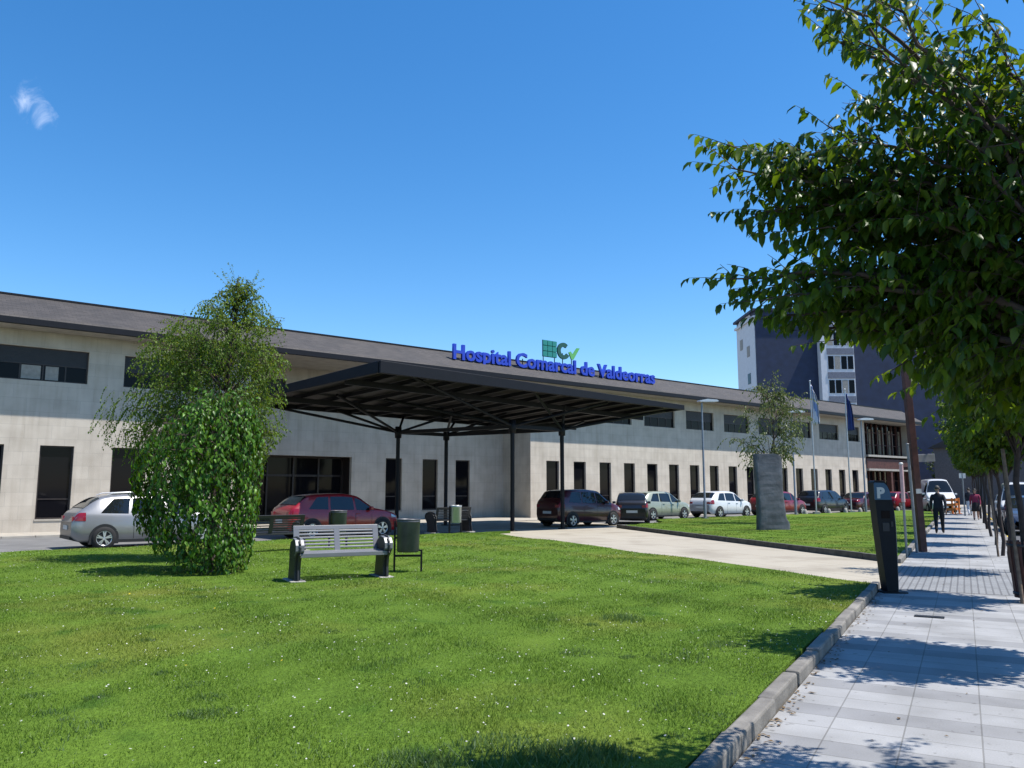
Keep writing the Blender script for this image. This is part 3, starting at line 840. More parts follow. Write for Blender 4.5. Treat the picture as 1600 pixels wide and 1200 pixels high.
# street end, far along the pavement
fb = empty('street_end_building', ST(118, 3, -.15), SA, 'low grey building with dark shopfronts closing the far end of the street', 'building')
b = MB(); b.bx(-16, 16, 0, 10, 0, 7.5); b.build('wall', mat('grey_render', (.20,.19,.19), .85), fb)
b = MB(); b.bx(-16.3, 16.3, -.4, 10.3, 7.5, 7.9); b.build('roof', M['roof'], fb)
for k in range(9):
    f = MB(); f.bx(-15+k*3.4, -12.6+k*3.4, -.05, -.005, .4, 2.9); f.build('window', M['glass'], fb)
    f = MB(); f.bx(-14.8+k*3.4, -13.2+k*3.4, -.05, -.005, 4.6, 6.2); f.build('window', M['glass'], fb)
rb = empty('grey_house', W(92, 30, -.1), PHI, 'low dark grey house partly hidden beyond the glazed end of the hospital', 'house')
b = MB(); b.bx(0, 12, 0, 9, 0, 6.2); b.build('wall', mat('dark_render', (.10,.10,.11), .85), rb)
b = MB(); b.add([(-.4,-.5,6.2),(12.4,-.5,6.2),(12.4,9.5,6.2),(-.4,9.5,6.2),(-.4,4.5,8.4),(12.4,4.5,8.4)], [(0,1,5,4),(2,3,4,5),(0,4,3),(1,2,5),(3,2,1,0)]); b.build('roof', M['roof'], rb)
for k in range(3):
    f = MB(); f.bx(1.2+k*3.6, 2.4+k*3.6, -.05, -.005, 3.8, 5.3); f.build('window', M['glass'], rb)
    f = MB(); f.bx(1.2+k*3.6, 2.4+k*3.6, -.05, -.005, .8, 2.4); f.build('window', M['glass'], rb)
# ------------------------------------------------------------------ cars
def pchip(xs, ys):
    xs = np.array(xs, float); ys = np.array(ys, float); h = np.diff(xs); dl = np.diff(ys)/h
    m = np.zeros(len(xs)); m[0] = dl[0]; m[-1] = dl[-1]
    for i in range(1, len(xs)-1):
        if dl[i-1]*dl[i] > 0:
            w1 = 2*h[i]+h[i-1]; w2 = h[i]+2*h[i-1]; m[i] = (w1+w2)/(w1/dl[i-1]+w2/dl[i])
    def f(x):
        x = min(max(x, xs[0]), xs[-1]); i = min(int(np.searchsorted(xs, x, 'right'))-1, len(xs)-2); i = max(i, 0)
        t = (x-xs[i])/h[i]
        return float((1+2*t)*(1-t)**2*ys[i] + t*(1-t)**2*h[i]*m[i] + t*t*(3-2*t)*ys[i+1] + t*t*(t-1)*h[i]*m[i+1])
    return f

TOPS = {  # fractions of length (rear to front) and height
 'hatch': ((0,.02,.05,.17,.26,.45,.57,.755,.80,.90,.965,1), (.50,.64,.72,.95,.985,1.0,.965,.66,.635,.57,.50,.36)),
 'mpv':   ((0,.02,.05,.12,.22,.45,.60,.80,.85,.93,.97,1),   (.50,.66,.74,.955,.99,1.0,.965,.63,.60,.53,.46,.34)),
 'sedan': ((0,.02,.14,.19,.34,.48,.60,.765,.81,.90,.965,1), (.48,.63,.67,.69,.965,1.0,.965,.66,.635,.57,.50,.36)),
 'van':   ((0,.01,.03,.06,.2,.6,.74,.88,.91,.96,.985,1),    (.35,.7,.93,.985,1.0,1.0,.975,.58,.54,.46,.40,.28)),
}
def car_paint(name, c, metal=.0, rough=.3):
    return mat(name, c, rough, metal, .05, 1.0, 0, 0, .5, .6)

def make_wheel(parent, x, y, r, side, simple=False):
    t = MB(); w = .2
    t.lathe([(r*.66,-w/2),(r*.93,-w/2),(r,-w*.3),(r,w*.3),(r*.93,w/2),(r*.66,w/2),(r*.66,-w/2)], 26, (0,0,0), 'y')
    wh = t.build('wheel', M['rubber'], parent); wh.location = (x, y, r)
    d = MB(); yo = side*w*.36
    d.lathe([(0, yo*.93),(r*.66, yo*.93)], 22, (0,0,0), 'y', 1)
    d.lathe([(r*.60, yo),(r*.67, yo*1.25),(r*.67, yo*.5)], 22, (0,0,0), 'y')
    for k in range(5):
        a = 2*math.pi*k/5+.3
        for da in (-.16, .16):
            p = Vector((r*.62*math.cos(a+da), yo, r*.62*math.sin(a+da))); q = Vector((r*.1*math.cos(a), yo*1.05, r*.1*math.sin(a)))
            d.bar(q, p, .035, .03, 0, Vector((0,1,0)))
    d.lathe([(0, yo*1.2),(r*.13, yo*1.15),(r*.14, yo*.6)], 14, (0,0,0), 'y')
    d.build('rim', [M['chrome'], M['black']], wh)

def make_car(loc, rz, kind, L, Wd, H, paint, label, cat, group, name='parked_car', rails=False, rear_stripe=None, dark_glass=True):
    root = empty(name, loc, rz, label, cat, group)
    top = pchip(*TOPS[kind])
    hb = .60 if kind != 'van' else .52
    wf = pchip((0,.02,.06,.18,.5,.82,.92,.97,1), (.80,.88,.94,.985,1,.985,.94,.86,.70))
    zbt = pchip((0,.5,1), (hb+.055, hb+.01, hb-.03)); zst = pchip((0,.05,.5,.95,1), (.26,.155,.125,.15,.24))
    def zt(t): return top(t)*H
    def zb(t): return min(zbt(t)*H, zt(t)-.045)
    def zs(t): return zst(t)*H/1.0*.95
    def hw(t): return wf(t)*Wd/2
    def sec(t):
        w, b, s, T = hw(t), zb(t), zs(t), zt(t); g = T-b
        y6 = max(.955*w - .30*g*.86, .62*w)
        return [(0,s),(.88*w,s),(.97*w,s+.07),(w, s+.42*(b-s)),(.992*w, b-.06*(b-s)-.02),(.955*w, b),(y6, b+.84*g),(y6*.90, b+.955*g),(y6*.55, b+.992*g),(0,T)]
    def side_y(t, z):
        P = sec(t)[2:8]
        for i in range(len(P)-1):
            if P[i][1] <= z <= P[i+1][1]:
                k = (z-P[i][1])/max(1e-6, P[i+1][1]-P[i][1]); return P[i][0]+(P[i+1][0]-P[i][0])*k
        return P[0][0] if z < P[0][1] else P[-1][0]
    def top_z(t, y):
        P = sec(t)[5:]; y = abs(y)
        for i in range(len(P)-1):
            if P[i+1][0] <= y <= P[i][0]:
                k = (P[i][0]-y)/max(1e-6, P[i][0]-P[i+1][0]); return P[i][1]+(P[i+1][1]-P[i][1])*k
        return P[0][1]
    X = lambda t: (t-.5)*L
    ts = sorted(set([round(v, 4) for v in list(np.linspace(0, .08, 9)) + list(np.linspace(.08, .92, 43)) + list(np.linspace(.92, 1, 10))]))
    V = []; k = 10; ns = 2*k-2
    for t in ts:
        s = sec(t); V += [(X(t), y, z) for y, z in s] + [(X(t), -y, z) for y, z in reversed(s[1:-1])]
    F = [(i*ns+j, i*ns+(j+1) % ns, (i+1)*ns+(j+1) % ns, (i+1)*ns+j) for i in range(len(ts)-1) for j in range(ns)]
    b = MB()
    for f in F:
        j = f[0] % ns
        b_m = 1 if j in (0, ns-1) else 0
        b.f.append(f); b.m.append(b_m); b.sm.append(True)
    b.v = V
    b.add(V[:ns], [tuple(range(ns))]); b.add(V[-ns:], [tuple(reversed(range(ns)))])
    r = .31 if kind != 'van' else .35
    xf, xr = X(.815), X(.185)
    for sd in (-1, 1):                                   # wheel arches, sills, seams
        for xx in (xf, xr):
            t = xx/L+.5; y = sd*hw(t)
            n = 22; pts = [(xx+ (r+.055)*math.cos(math.pi*i/n), r+.02+(r+.055)*math.sin(math.pi*i/n)) for i in range(n+1)]
            pts = [(xx+(r+.055), .16)] + pts + [(xx-(r+.055), .16)]
            b.extr_y(pts, y-sd*.12, y+sd*.005, 1)
    body = b.build('body', [paint, M['black']], root)
    sm = MB()
    for sd in (-1, 1):
        for t in ((.36,.565,.715) if kind != 'van' else (.62,.80)):
            zz = np.linspace(zs(t)+.1, zb(t), 8)
            for a, c in zip(zz[:-1], zz[1:]):
                sm.add([(X(t)-.006, sd*(side_y(t,a)+.003), a),(X(t)+.006, sd*(side_y(t,a)+.003), a),(X(t)+.006, sd*(side_y(t,c)+.003), c),(X(t)-.006, sd*(side_y(t,c)+.003), c)], [(0,1,2,3)])
        a0, a1 = .26, .74
        tt = np.linspace(a0, a1, 14); zz = [zs(t)+.06 for t in tt]
        for i in range(13):
            t, u = tt[i], tt[i+1]
            sm.add([(X(t), sd*(side_y(t,zz[i])+.004), zz[i]-.05),(X(u), sd*(side_y(u,zz[i+1])+.004), zz[i+1]-.05),(X(u), sd*(side_y(u,zz[i+1])+.006), zz[i+1]+.02),(X(t), sd*(side_y(t,zz[i])+.006), zz[i]+.02)], [(0,1,2,3)])
    sm.build('trim', M['black'], body)
    # glass
    gm = M['car_glass']
    def swin(name, tl0, tl1, tu0, tu1):
        for sd in (-1, 1):
            g = MB(); n = 10; A = []; B_ = []
            for i in range(n+1):
                f = i/n; t = tl0+(tl1-tl0)*f; u = tu0+(tu1-tu0)*f
                z0 = zb(t)+.025; z1 = zb(u)+.80*(zt(u)-zb(u)); z1 = max(z1, z0+.01)
                if zt(t)-zb(t) < .1: z0 = zb(t)+.012
                A.append((X(t), sd*(side_y(t,z0)+.005), z0)); B_.append((X(u), sd*(side_y(u,z1)+.005), z1))
            V2 = A+B_; g.add(V2, [(i, i+1, n+2+i, n+1+i) for i in range(n)], 0, True)
            g.build(name, gm, root)
    if kind == 'van':
        swin('side_window', .64, .795, .66, .755); swin('side_window', .805, .86, .765, .80)
    elif kind == 'sedan':
        swin('side_window', .28, .35, .335, .36); swin('side_window', .365, .555, .372, .55); swin('side_window', .575, .74, .567, .615)
    else:
        e = .02 if kind == 'mpv' else 0
        swin('side_window', .16-e, .325, .235-e*1.5, .335); swin('side_window', .345, .555, .352, .55); swin('side_window', .575, .745+e, .567, .615+e)
    def topwin(name, t0, t1, ky0, ky1, off):
        g = MB(); nt_, ny = 8, 8; V2 = []
        for i in range(nt_+1):
            f = i/nt_; t = t0+(t1-t0)*f; yw = sec(t)[6][0]*(ky0+(ky1-ky0)*f)
            for j in range(ny+1):
                y = -yw+2*yw*j/ny; V2.append((X(t)+off*.6, y, top_z(t, y)+abs(off)))
        g.add(V2, [(i*(ny+1)+j, i*(ny+1)+j+1, (i+1)*(ny+1)+j+1, (i+1)*(ny+1)+j) for i in range(nt_) for j in range(ny)], 0, True)
        return g.build(name, gm, root)
    if kind == 'van': topwin('windscreen', .765, .872, .93, .95, .012)
    else: topwin('windscreen', .60, .745, .92, .95, .012)
    if kind == 'hatch': topwin('rear_window', .062, .155, .93, .93, -.012)
    if kind == 'mpv': topwin('rear_window', .058, .112, .93, .93, -.012)
    if kind == 'sedan': topwin('rear_window', .195, .325, .93, .93, -.012)
    # lights: lens shells that follow the body side round the corner
    def lens(name, t0, t1, z0f, z1f, m_):
        for sd in (-1, 1):
            g = MB(); n = 7; V2 = []
            for i in range(n+1):
                t = t0+(t1-t0)*i/n
                for j in range(4):
                    z = H*(z0f+(z1f-z0f)*j/3); z = min(z, zb(t)+.3*(zt(t)-zb(t)) if t < .5 else zb(t)-.01)
                    V2.append((X(t), sd*(side_y(t,z)+.007), z))
            g.add(V2, [(i*4+j, i*4+j+1, i*4+5+j, i*4+4+j) for i in range(n) for j in range(3)], 0, True)
            yy = hw(t0 if t0 < .5 else t1); xx = X(t0) if t0 < .5 else X(t1)
            s_ = -1 if t0 < .5 else 1
            za, zc = H*z0f, H*z1f
            if s_ < 0: g.bx(xx-.012, xx+.02, min(sd*yy*.70, sd*yy*.98), max(sd*yy*.70, sd*yy*.98), za, min(zc, H*.60))
            g.build(name, m_, root)
    if kind == 'van': lens('tail_light', .002, .03, .4, .62, M['lens_red']); lens('headlight', .93, .985, .30, .40, M['lens_clear'])
    else: lens('tail_light', .006, .075, .52, .67, M['lens_red']); lens('headlight', .905, .985, .44, .53, M['lens_clear'])
    p = MB(); p.bx(X(0)-.014, X(0)+.01, -.26, .26, H*.36, H*.36+.115); p.build('number_plate', M['plate'], root)
    p = MB(); p.bx(X(1)-.02, X(1)+.012, -.26, .26, H*.245, H*.245+.11); p.build('number_plate', M['plate'], root)
    p = MB(); p.bx(X(1)-.03, X(1)+.006, -hw(1)*.7, hw(1)*.7, H*.33, H*.355); p.bx(X(1)-.05, X(1)+.005, -hw(1)*.8, hw(1)*.8, H*.17, H*.23); p.build('grille', M['black'], root)
    p = MB(); p.bx(X(0)-.012, X(0)+.04, -hw(0)*.9, hw(0)*.9, H*.19, H*.25); p.build('bumper_insert', M['black'], root)
    for sd in (-1, 1):
        tm = .70 if kind != 'van' else .83
        q = MB(); z = zb(tm)+.1; y = side_y(tm, zb(tm))
        q.box((X(tm), sd*(y+.10), z), (.11, .17, .12)); mo = q.build('mirror', paint, root, .03)
        for t in ((.40,.585) if kind != 'van' else (.645,)):
            hnd = MB(); z = zb(t)-.09; hnd.box((X(t), sd*(side_y(t,z)+.012), z), (.16,.03,.03)); hnd.build('door_handle', paint, root, .01)
        make_wheel(root, xf, sd*(hw(.815)-.055), r, sd); make_wheel(root, xr, sd*(hw(.185)-.055), r, sd)
        if rails:
            q = MB(); y = sd*(sec(.4)[7][0]-.02)
            pts = [(X(t), y, zt(t)+.05-(.04 if e_ else 0)) for t, e_ in ((.20,1),(.23,0),(.4,0),(.55,0),(.58,1))]
            q.tube(pts, .018, 6); q.build('roof_rail', M['steel_light'], root)
    return root

paint = {'silver': car_paint('silver_paint', (.27,.27,.28), .5, .34), 'red': car_paint('dark_red_paint', (.27,.008,.012)), 'maroon': car_paint('maroon_paint', (.055,.006,.012)),
 'green_silver': car_paint('pale_green_silver_paint', (.30,.32,.25), .3, .34), 'white': car_paint('white_car_paint', (.55,.56,.58)), 'red2': car_paint('red_paint', (.17,.010,.016)),
 'black': car_paint('black_paint', (.008,.009,.014)), 'navy': car_paint('blue_grey_paint', (.055,.075,.12), .3), 'grey': car_paint('grey_paint', (.25,.26,.28), .5)}
GRP = 'cars parked in front of the hospital'
def carW(d, n_, z=-.02): return W(d, n_, z)
make_car(carW(6.75,24.95), PHI, 'hatch', 4.25,1.78,1.50, paint['silver'], 'silver hatchback with roof rails, half hidden behind the leafy climber covered bush', 'car', GRP, rails=True)
make_car(carW(13.05,25.5), PHI, 'hatch', 4.15,1.74,1.50, paint['red'], 'dark red hatchback in the shade under the left end of the canopy', 'car', GRP)
make_car(carW(25.3,26.1), PHI, 'mpv', 3.95,1.72,1.64, paint['maroon'], 'tall maroon family car right behind a canopy column', 'car', GRP)
make_car(Vector((5.85, 39.6, -.02)), R(82), 'hatch', 3.5,1.6,1.5, paint['black'], 'small dark car seen end on between the maroon family car and the pale greenish hatchback', 'car', GRP)
make_car(carW(34.1,29.2), PHI, 'hatch', 4.1,1.75,1.54, paint['green_silver'], 'pale greenish silver hatchback beside the white hatchback, partly behind a small dark car', 'car', GRP)
make_car(carW(39.9,29.2), PHI, 'hatch', 4.1,1.75,1.54, paint['white'], 'white hatchback parked at the lawn edge behind the tall lamp post', 'car', GRP)
make_car(carW(45.9,29.2), PHI, 'hatch', 4.2,1.75,1.52, paint['red2'], 'bright red hatchback showing from behind the standing slate stone', 'car', GRP)
make_car(carW(51.3,29.2), PHI, 'mpv', 4.2,1.78,1.60, paint['black'], 'black family car behind the flagpole with the white flag', 'car', GRP)
make_car(carW(56.6,29.2), PHI, 'sedan', 4.3,1.75,1.46, paint['maroon'], 'maroon saloon beside the black family car, below the blue flag', 'car', GRP)
make_car(carW(62.0,29.2), PHI, 'hatch', 4.0,1.75,1.48, paint['red2'], 'small red car just right of the black parking meter', 'car', GRP)
make_car(carW(68.5,30.6), PHI+R(180), 'hatch', 4.1,1.75,1.5, paint['white'], 'white car behind the small red car, near the glazed end of the hospital', 'car', GRP)
p = at(1462, 800, 0); make_car(Vector((p.x,p.y,-.02)), SA+R(-90)+R(18), 'hatch', 4.0,1.74,1.46, paint['white'], 'white car with its front turned to the pavement, below the white van', 'car', GRP)
p = Vector((31.2, 59.5, -.02)); make_car(p, SA+R(-90)+R(10), 'van', 5.2,2.0,2.4, paint['white'], 'white van with a dark windscreen standing at the far end of the lawn', 'van', None, 'parked_van')
make_car(ST(37.5,2.18,-.10), SA+R(-90), 'hatch', 4.2,1.76,1.48, paint['navy'], 'blue grey car parked at the street kerb under the trees, nose towards the viewer', 'car', 'cars along the street')
make_car(ST(44.5,2.25,-.10), SA+R(-90), 'van', 4.9,1.9,2.05, paint['white'], 'pale van parked at the street kerb behind the blue grey car', 'van', 'cars along the street', 'parked_van')
make_car(ST(51.5,2.2,-.10), SA+R(-90), 'hatch', 4.2,1.76,1.48, paint['grey'], 'grey car parked at the street kerb behind the pale van', 'car', 'cars along the street')

# ------------------------------------------------------------------ benches and bins
def make_bench(loc, rz, label, width=1.55, sm=None):
    sm = sm or M['bench_metal']
    o = empty('park_bench', loc, rz, label, 'bench', 'metal benches on the lawn')
    hw = width/2
    s = MB()
    for i in range(6):
        y = -.27+i*.082; s.box((0, y+.03, .445+.003*i), (width-.02, .062, .022))
    s.box((0, -.285, .425), (width, .025, .07)); s.box((0, .2, .425), (width-.04, .02, .05))
    s.build('seat', sm, o, .006)
    bk = MB(); tl = R(16)
    rot = Matrix.Rotation(-tl, 3, 'X')
    def bp(x, h): return Vector((x, .215 + h*math.sin(tl), .475 + h*math.cos(tl)))
    for i in range(6): bk.box(bp(0, .045+i*.058), (width-.16, .014, .030), rot)
    bk.box(bp(0, .395), (width-.04, .022, .075), rot)
    for x in (-hw+.07, 0, hw-.07): bk.box(bp(x, .2), (.10, .02, .44), rot)
    bk.build('backrest', sm, o, .005)
    for sd in (-1, 1):
        x = sd*(hw-.01); e = MB()
        out = [(-.19,0),(-.17,.18),(-.2,.34),(-.295,.47),(-.30,.57),(-.23,.645),(-.08,.665),(.08,.655),(.2,.62),(.27,.5),(.26,.3),(.30,.12),(.33,0)]
        for i in range(len(out)-1):
            a, c = out[i], out[i+1]; e.bar((x, a[0], a[1]+.004), (x, c[0], c[1]+.004), .13, .03, 0, Vector((1,0,0)))
        e.build('end_frame', M['bench_dark'], o, .008)
        q = MB(); V_ = [(xx, p_[0], p_[1]+.004) for xx in (x-.05, x+.05) for p_ in out]; n_ = len(out)
        q.add(V_, [tuple(range(n_)), tuple(reversed(range(n_, 2*n_)))] + [(k, (k+1) % n_, n_+(k+1) % n_, n_+k) for k in range(n_)])
        for k in range(12):
            z0 = .05+.042*k
            q.bar((x, -.15, z0+.03), (x, .25, z0-.05 if k else z0), .112, .012)
        q.build('end_infill', M['bench_dark'], o)
        a_ = MB(); ap = [(-.215,.42),(-.315,.5),(-.315,.59),(-.235,.68),(-.08,.702),(.06,.69)]
        for i in range(len(ap)-1): a_.bar((x, *ap[i]), (x, *ap[i+1]), .145, .014, 0, Vector((0,-.3,1)))
        a_.build('armrest', sm, o, .004)
        f = MB(); f.bx(x-.13, x+.13, -.27, .40, -.06, .012); f.build('foot_pad', M['concrete'], o, .01)
    return o
p = at(528, 905, LAWN_Z); make_bench(Vector((p.x, p.y+.15, LAWN_Z)), R(27), 'silver slatted metal bench in the sun on the lawn, beside the bin')
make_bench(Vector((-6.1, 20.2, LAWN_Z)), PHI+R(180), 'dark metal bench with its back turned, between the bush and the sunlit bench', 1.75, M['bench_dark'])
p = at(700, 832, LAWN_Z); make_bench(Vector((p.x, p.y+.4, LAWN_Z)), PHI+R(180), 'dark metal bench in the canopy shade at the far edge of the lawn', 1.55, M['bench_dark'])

def make_bin(loc, rz, label, m_, s=1.0):
    o = empty('litter_bin', loc, rz, label, 'litter bin', 'metal litter bins on the lawn')
    b = MB(); b.lathe([(0,.36),(.19,.36),(.205,.38),(.215,.94),(.225,.95),(.225,.97),(.205,.97),(.20,.94),(.19,.40),(0,.40)], 28, (0,0,0)); 
    bo = b.build('bucket', m_, o)
    b = MB()
    b.lathe([(.2165,.94),(.222,.935),(.222,.905),(.2155,.90)], 28)
    b.build('hoop', m_, bo)
    for sd in (-1, 1):
        f = MB(); f.bx(sd*.25-.018, sd*.25+.018, -.03, .03, 0, .93 if sd < 0 else .40); f.build('post', M['steel_dark'], o)
    f = MB(); f.bx(-.232, .232, -.02, .02, .27, .31); f.bx(-.232, -.21, -.02, .02, .6, .64); f.bx(.2, .235, -.015, .015, .37, .40); f.build('crossbar', M['steel_dark'], o)
    return o
binm = mat('dull_bin_metal', (.075,.076,.085), .45, .15, .35, 4, .3, 9)
p = at(637, 893, LAWN_Z); make_bin(Vector((p.x, p.y, LAWN_Z)), R(8), 'dull round metal bin on two posts standing right of the sunlit bench', binm)
p = at(521, 858, LAWN_Z); make_bin(Vector((p.x, p.y+.5, LAWN_Z)), PHI, 'metal bin in front of the dark red car, showing above the sunlit bench', binm)
p = at(713, 832, LAWN_Z); make_bin(Vector((p.x, p.y-.5, LAWN_Z)), PHI, 'pale grey metal bin beside the dark bench in the canopy shade', M['steel_light'], .8)

# ------------------------------------------------------------------ parking meter
p = at(1391, 925, 0)
mt_ = empty('parking_meter', Vector((p.x, p.y, 0)), R(-6), 'black curved parking ticket machine with a white letter P at the lawn corner', 'parking meter')
b = MB()
out = [(-.09,0),(.09,0),(.098,.35),(.105,.7),(.108,1.0),(.10,1.25),(.075,1.45),(.04,1.6),(.0,1.70),(-.05,1.735),(-.19,1.745),(-.215,1.72),(-.208,1.40),(-.185,1.05),(-.155,.7),(-.12,.3)]
out = [(x*.9, z) for x, z in out]; b.extr_y(out, -.13, .16); b.build('housing', mat('meter_black', (.008,.009,.012), .6, 0, .2, 5, 0, 0, .25), mt_, .02)
b = MB(); b.extr_y([(-.198,1.44),(.06,1.44),(.038,1.56),(.0,1.655),(-.045,1.705),(-.185,1.712),(-.2,1.69)], -.148, -.131); mp_ = b.build('sign_panel', mat('teal_blue_panel', (.02,.085,.16), .4, 0, .05), mt_, .004)
pl = text_mesh('letter_p', 'P', .22, .004, .012, M['plate'], mp_); pl.location = (-.165, -.152, 1.475)
b = MB(); b.bx(-.11, .02, -.138, -.131, 1.15, 1.27); b.build('screen', M['glass'], mt_)
b = MB(); b.bx(-.10, .0, -.139, -.131, .95, 1.08); b.bx(.03, .06, -.14, -.131, 1.02, 1.10); b.build('button_panel', M['bench_dark'], mt_)
b = MB(); b.extr_y([(.088,1.36),(.108,1.2),(.116,1.0),(.113,.7),(.106,.35),(.098,.02),(.092,.02),(.1,.35),(.106,.7),(.11,1.0),(.102,1.2),(.082,1.36)], -.10, .13); b.build('edge_strip', M['steel_grey'], mt_)
b = MB(); b.bx(-.16, .20, -.2, .23, .002, .02); b.build('base_plate', M['steel_dark'], mt_)

# drain cover set in the pavement
p = at(1452, 964, 0)
dc = empty('drain_cover', Vector((p.x, p.y, .002)), SA, 'small dark rectangular drain cover set in the pale pavement', 'drain cover')
b = MB(); b.bx(-.17,.17,-.085,.085,0,.005); b.build('frame', M['steel_dark'], dc)
b = MB()
for i in range(9): b.bx(-.155+i*.036, -.132+i*.036, -.07, .07, .0055, .009)
b.build('grate', M['black'], dc)

# ------------------------------------------------------------------ lamp posts, flags, poles
def lamp(loc, rz, label):
    o = empty('lamp_post', loc, rz, label, 'lamp post', 'lamp posts along the lawn')
    b = MB(); b.tube([(0,0,0),(0,0,.9),(0,0,.95),(0,0,6.2)], [.085,.085,.06,.045], 12); b.build('pole', M['steel_grey'], o)
    b = MB(); b.box((.0,0,.01), (.3,.3,.03)); b.build('base_plate', M['steel_grey'], o)
    b = MB(); b.tube([(0,0,6.15),(-.1,0,6.28),(-.35,0,6.33)], .03, 8); b.build('arm', M['steel_grey'], o)
    b = MB(); b.extr_y([(-1.0,6.33),(-.95,6.30),(.15,6.25),(.2,6.27),(.16,6.33),(-.3,6.42),(-.9,6.40)], -.16, .16); h = b.build('lamp_head', M['steel_light'], o, .02)
    b = MB(); b.box((-.5,0,6.275), (.6,.22,.02), Matrix.Rotation(R(2.6),3,'Y')); b.build('lamp_glass', M['lens_clear'], h)
    return o
def on_n(px, n_, z):                                  # point on a line parallel to the facade
    r_ = ray(px, 812); k = n_/(NV[0]*r_.x + NV[1]*r_.y); return Vector((r_.x*k, r_.y*k, z))
lamp(on_n(1102, 27.0, LAWN_Z), R(200), 'grey lamp post standing in front of the white hatchback')
lamp(on_n(1244, 27.3, LAWN_Z), R(205), 'grey lamp post between the slate stone and the white flag')
lamp(on_n(1354, 27.3, LAWN_Z), R(200), 'grey lamp post to the right of the blue flag')

def flag(loc, label, mats, height, L):
    o = empty('flagpole', loc, 0, label, 'flagpole', 'flagpoles on the lawn')
    b = MB(); b.tube([(0,0,0),(0,0,height)], [.055,.035], 10); b.lathe([(0,.08),(.05,.05),(.06,0),(.04,-.04),(0,-.05)], 10, (0,0,height+.04)); b.build('pole', M['steel_light'], o)
    b = MB(); b.box((0,0,.03), (.34,.34,.2)); b.build('foot_block', M['concrete'], o)
    V = []; nu, nv = 16, 14; mi = []
    for j in range(nv+1):
        f = j/nv
        for i in range(nu+1):
            u = i/nu
            spread = .16+.62*f**.8*(1-.45*f)
            x = .05 + u*spread + .04*math.sin(9*u+3*f); y = .10*math.sin(u*17+f*2.2)*(.4+.6*u) 
            z = height-.15 - f*L*(1-.12*u) - u*.55*(1-f*.5)
            V.append((x, y, z))
    Fc = [(j*(nu+1)+i, j*(nu+1)+i+1, (j+1)*(nu+1)+i+1, (j+1)*(nu+1)+i) for j in range(nv) for i in range(nu)]
    c = MB(); c.add(V, Fc, 0, True)
    if len(mats) > 1:
        c.m = [1 if abs((k % nu)/nu-.25-.5*(k//nu)/nv) < .13 else 0 for k in range(len(Fc))]
    fo = c.build('flag_cloth', mats, o); s_ = fo.modifiers.new('thick', 'SOLIDIFY'); s_.thickness = .006
    return o
fw = mat('white_flag', (.62,.60,.68), .8, 0, .04); fbl = mat('flag_band', (.20,.28,.52), .8, 0, .05); fnv = mat('navy_flag', (.02,.04,.17), .8, 0, .1)
flag(on_n(1276, 27.4, LAWN_Z), 'flagpole with a limp white flag with a light blue band', [fw, fbl], 8.4, 2.6)
flag(on_n(1331, 27.4, LAWN_Z), 'flagpole with a limp dark blue flag', [fnv], 8.2, 2.6)

for i, px in enumerate((1259, 1296, 1322, 1345, 1378, 1404)):
    q = on_n(px, 27.55, LAWN_Z)
    b = MB(); b.lathe([(.0,.30),(.06,.29),(.11,.2),(.14,.08),(.15,0)], 8); o = b.build('stone_bollard', M['concrete'], None); o.location = q; o.rotation_euler.z = i*.7
    tag(o, ['pale stone bollard at the front of the red hatchback', 'pale stone bollard at the nose of the black family car', 'pale stone bollard just left of the blue flag pole', 'pale stone bollard just left of the third lamp post', 'pale stone bollard closest behind the parking meter', 'pale stone bollard by the small red car'][i], 'bollard', 'stone bollards along the parked cars')

# ------------------------------------------------------------------ standing slate stone
p = at(1207, 828, LAWN_Z)
bm = bmesh.new()
levels = 26; ring = 22; rings = []
for j in range(levels+1):
    f = j/levels; z = 2.86*f
    xl = -.60 + .025*math.sin(f*5); xr = .52 - .09*f + .02*math.sin(f*9)
    if f < .17: xr += .14*min(1, (1-f/.17)*2.5)
    th = .17+.008*math.sin(f*6)-.03*f
    rr = []
    for i in range(ring):
        a = 2*math.pi*i/ring; ca, sa = math.cos(a), math.sin(a)
        sx = math.copysign(abs(ca)**.35, ca); sy = math.copysign(abs(sa)**.3, sa)
        x = (xl+xr)/2 + sx*(xr-xl)/2; y = sy*th
        zz = z + (f**6)*(.05*math.sin(x*9)-.10*max(0, x-.2))
        rr.append(bm.verts.new((x+random.uniform(-.006,.006), y+random.uniform(-.004,.004), zz)))
    rings.append(rr)
for j in range(levels):
    for i in range(ring): bm.faces.new((rings[j][i], rings[j][(i+1) % ring], rings[j+1][(i+1) % ring], rings[j+1][i]))
bm.faces.new(rings[-1]); bm.faces.new(list(reversed(rings[0])))
me = bpy.data.meshes.new('standing_stone'); bm.to_mesh(me); bm.free(); me.materials.append(M['slate'])
so = bpy.data.objects.new('standing_stone', me); COL.objects.link(so); so.location = (p.x, p.y, LAWN_Z-.03); so.rotation_euler.z = R(8)
tag(so, 'tall rough grey slate slab standing upright on the lawn beyond the path', 'standing stone')

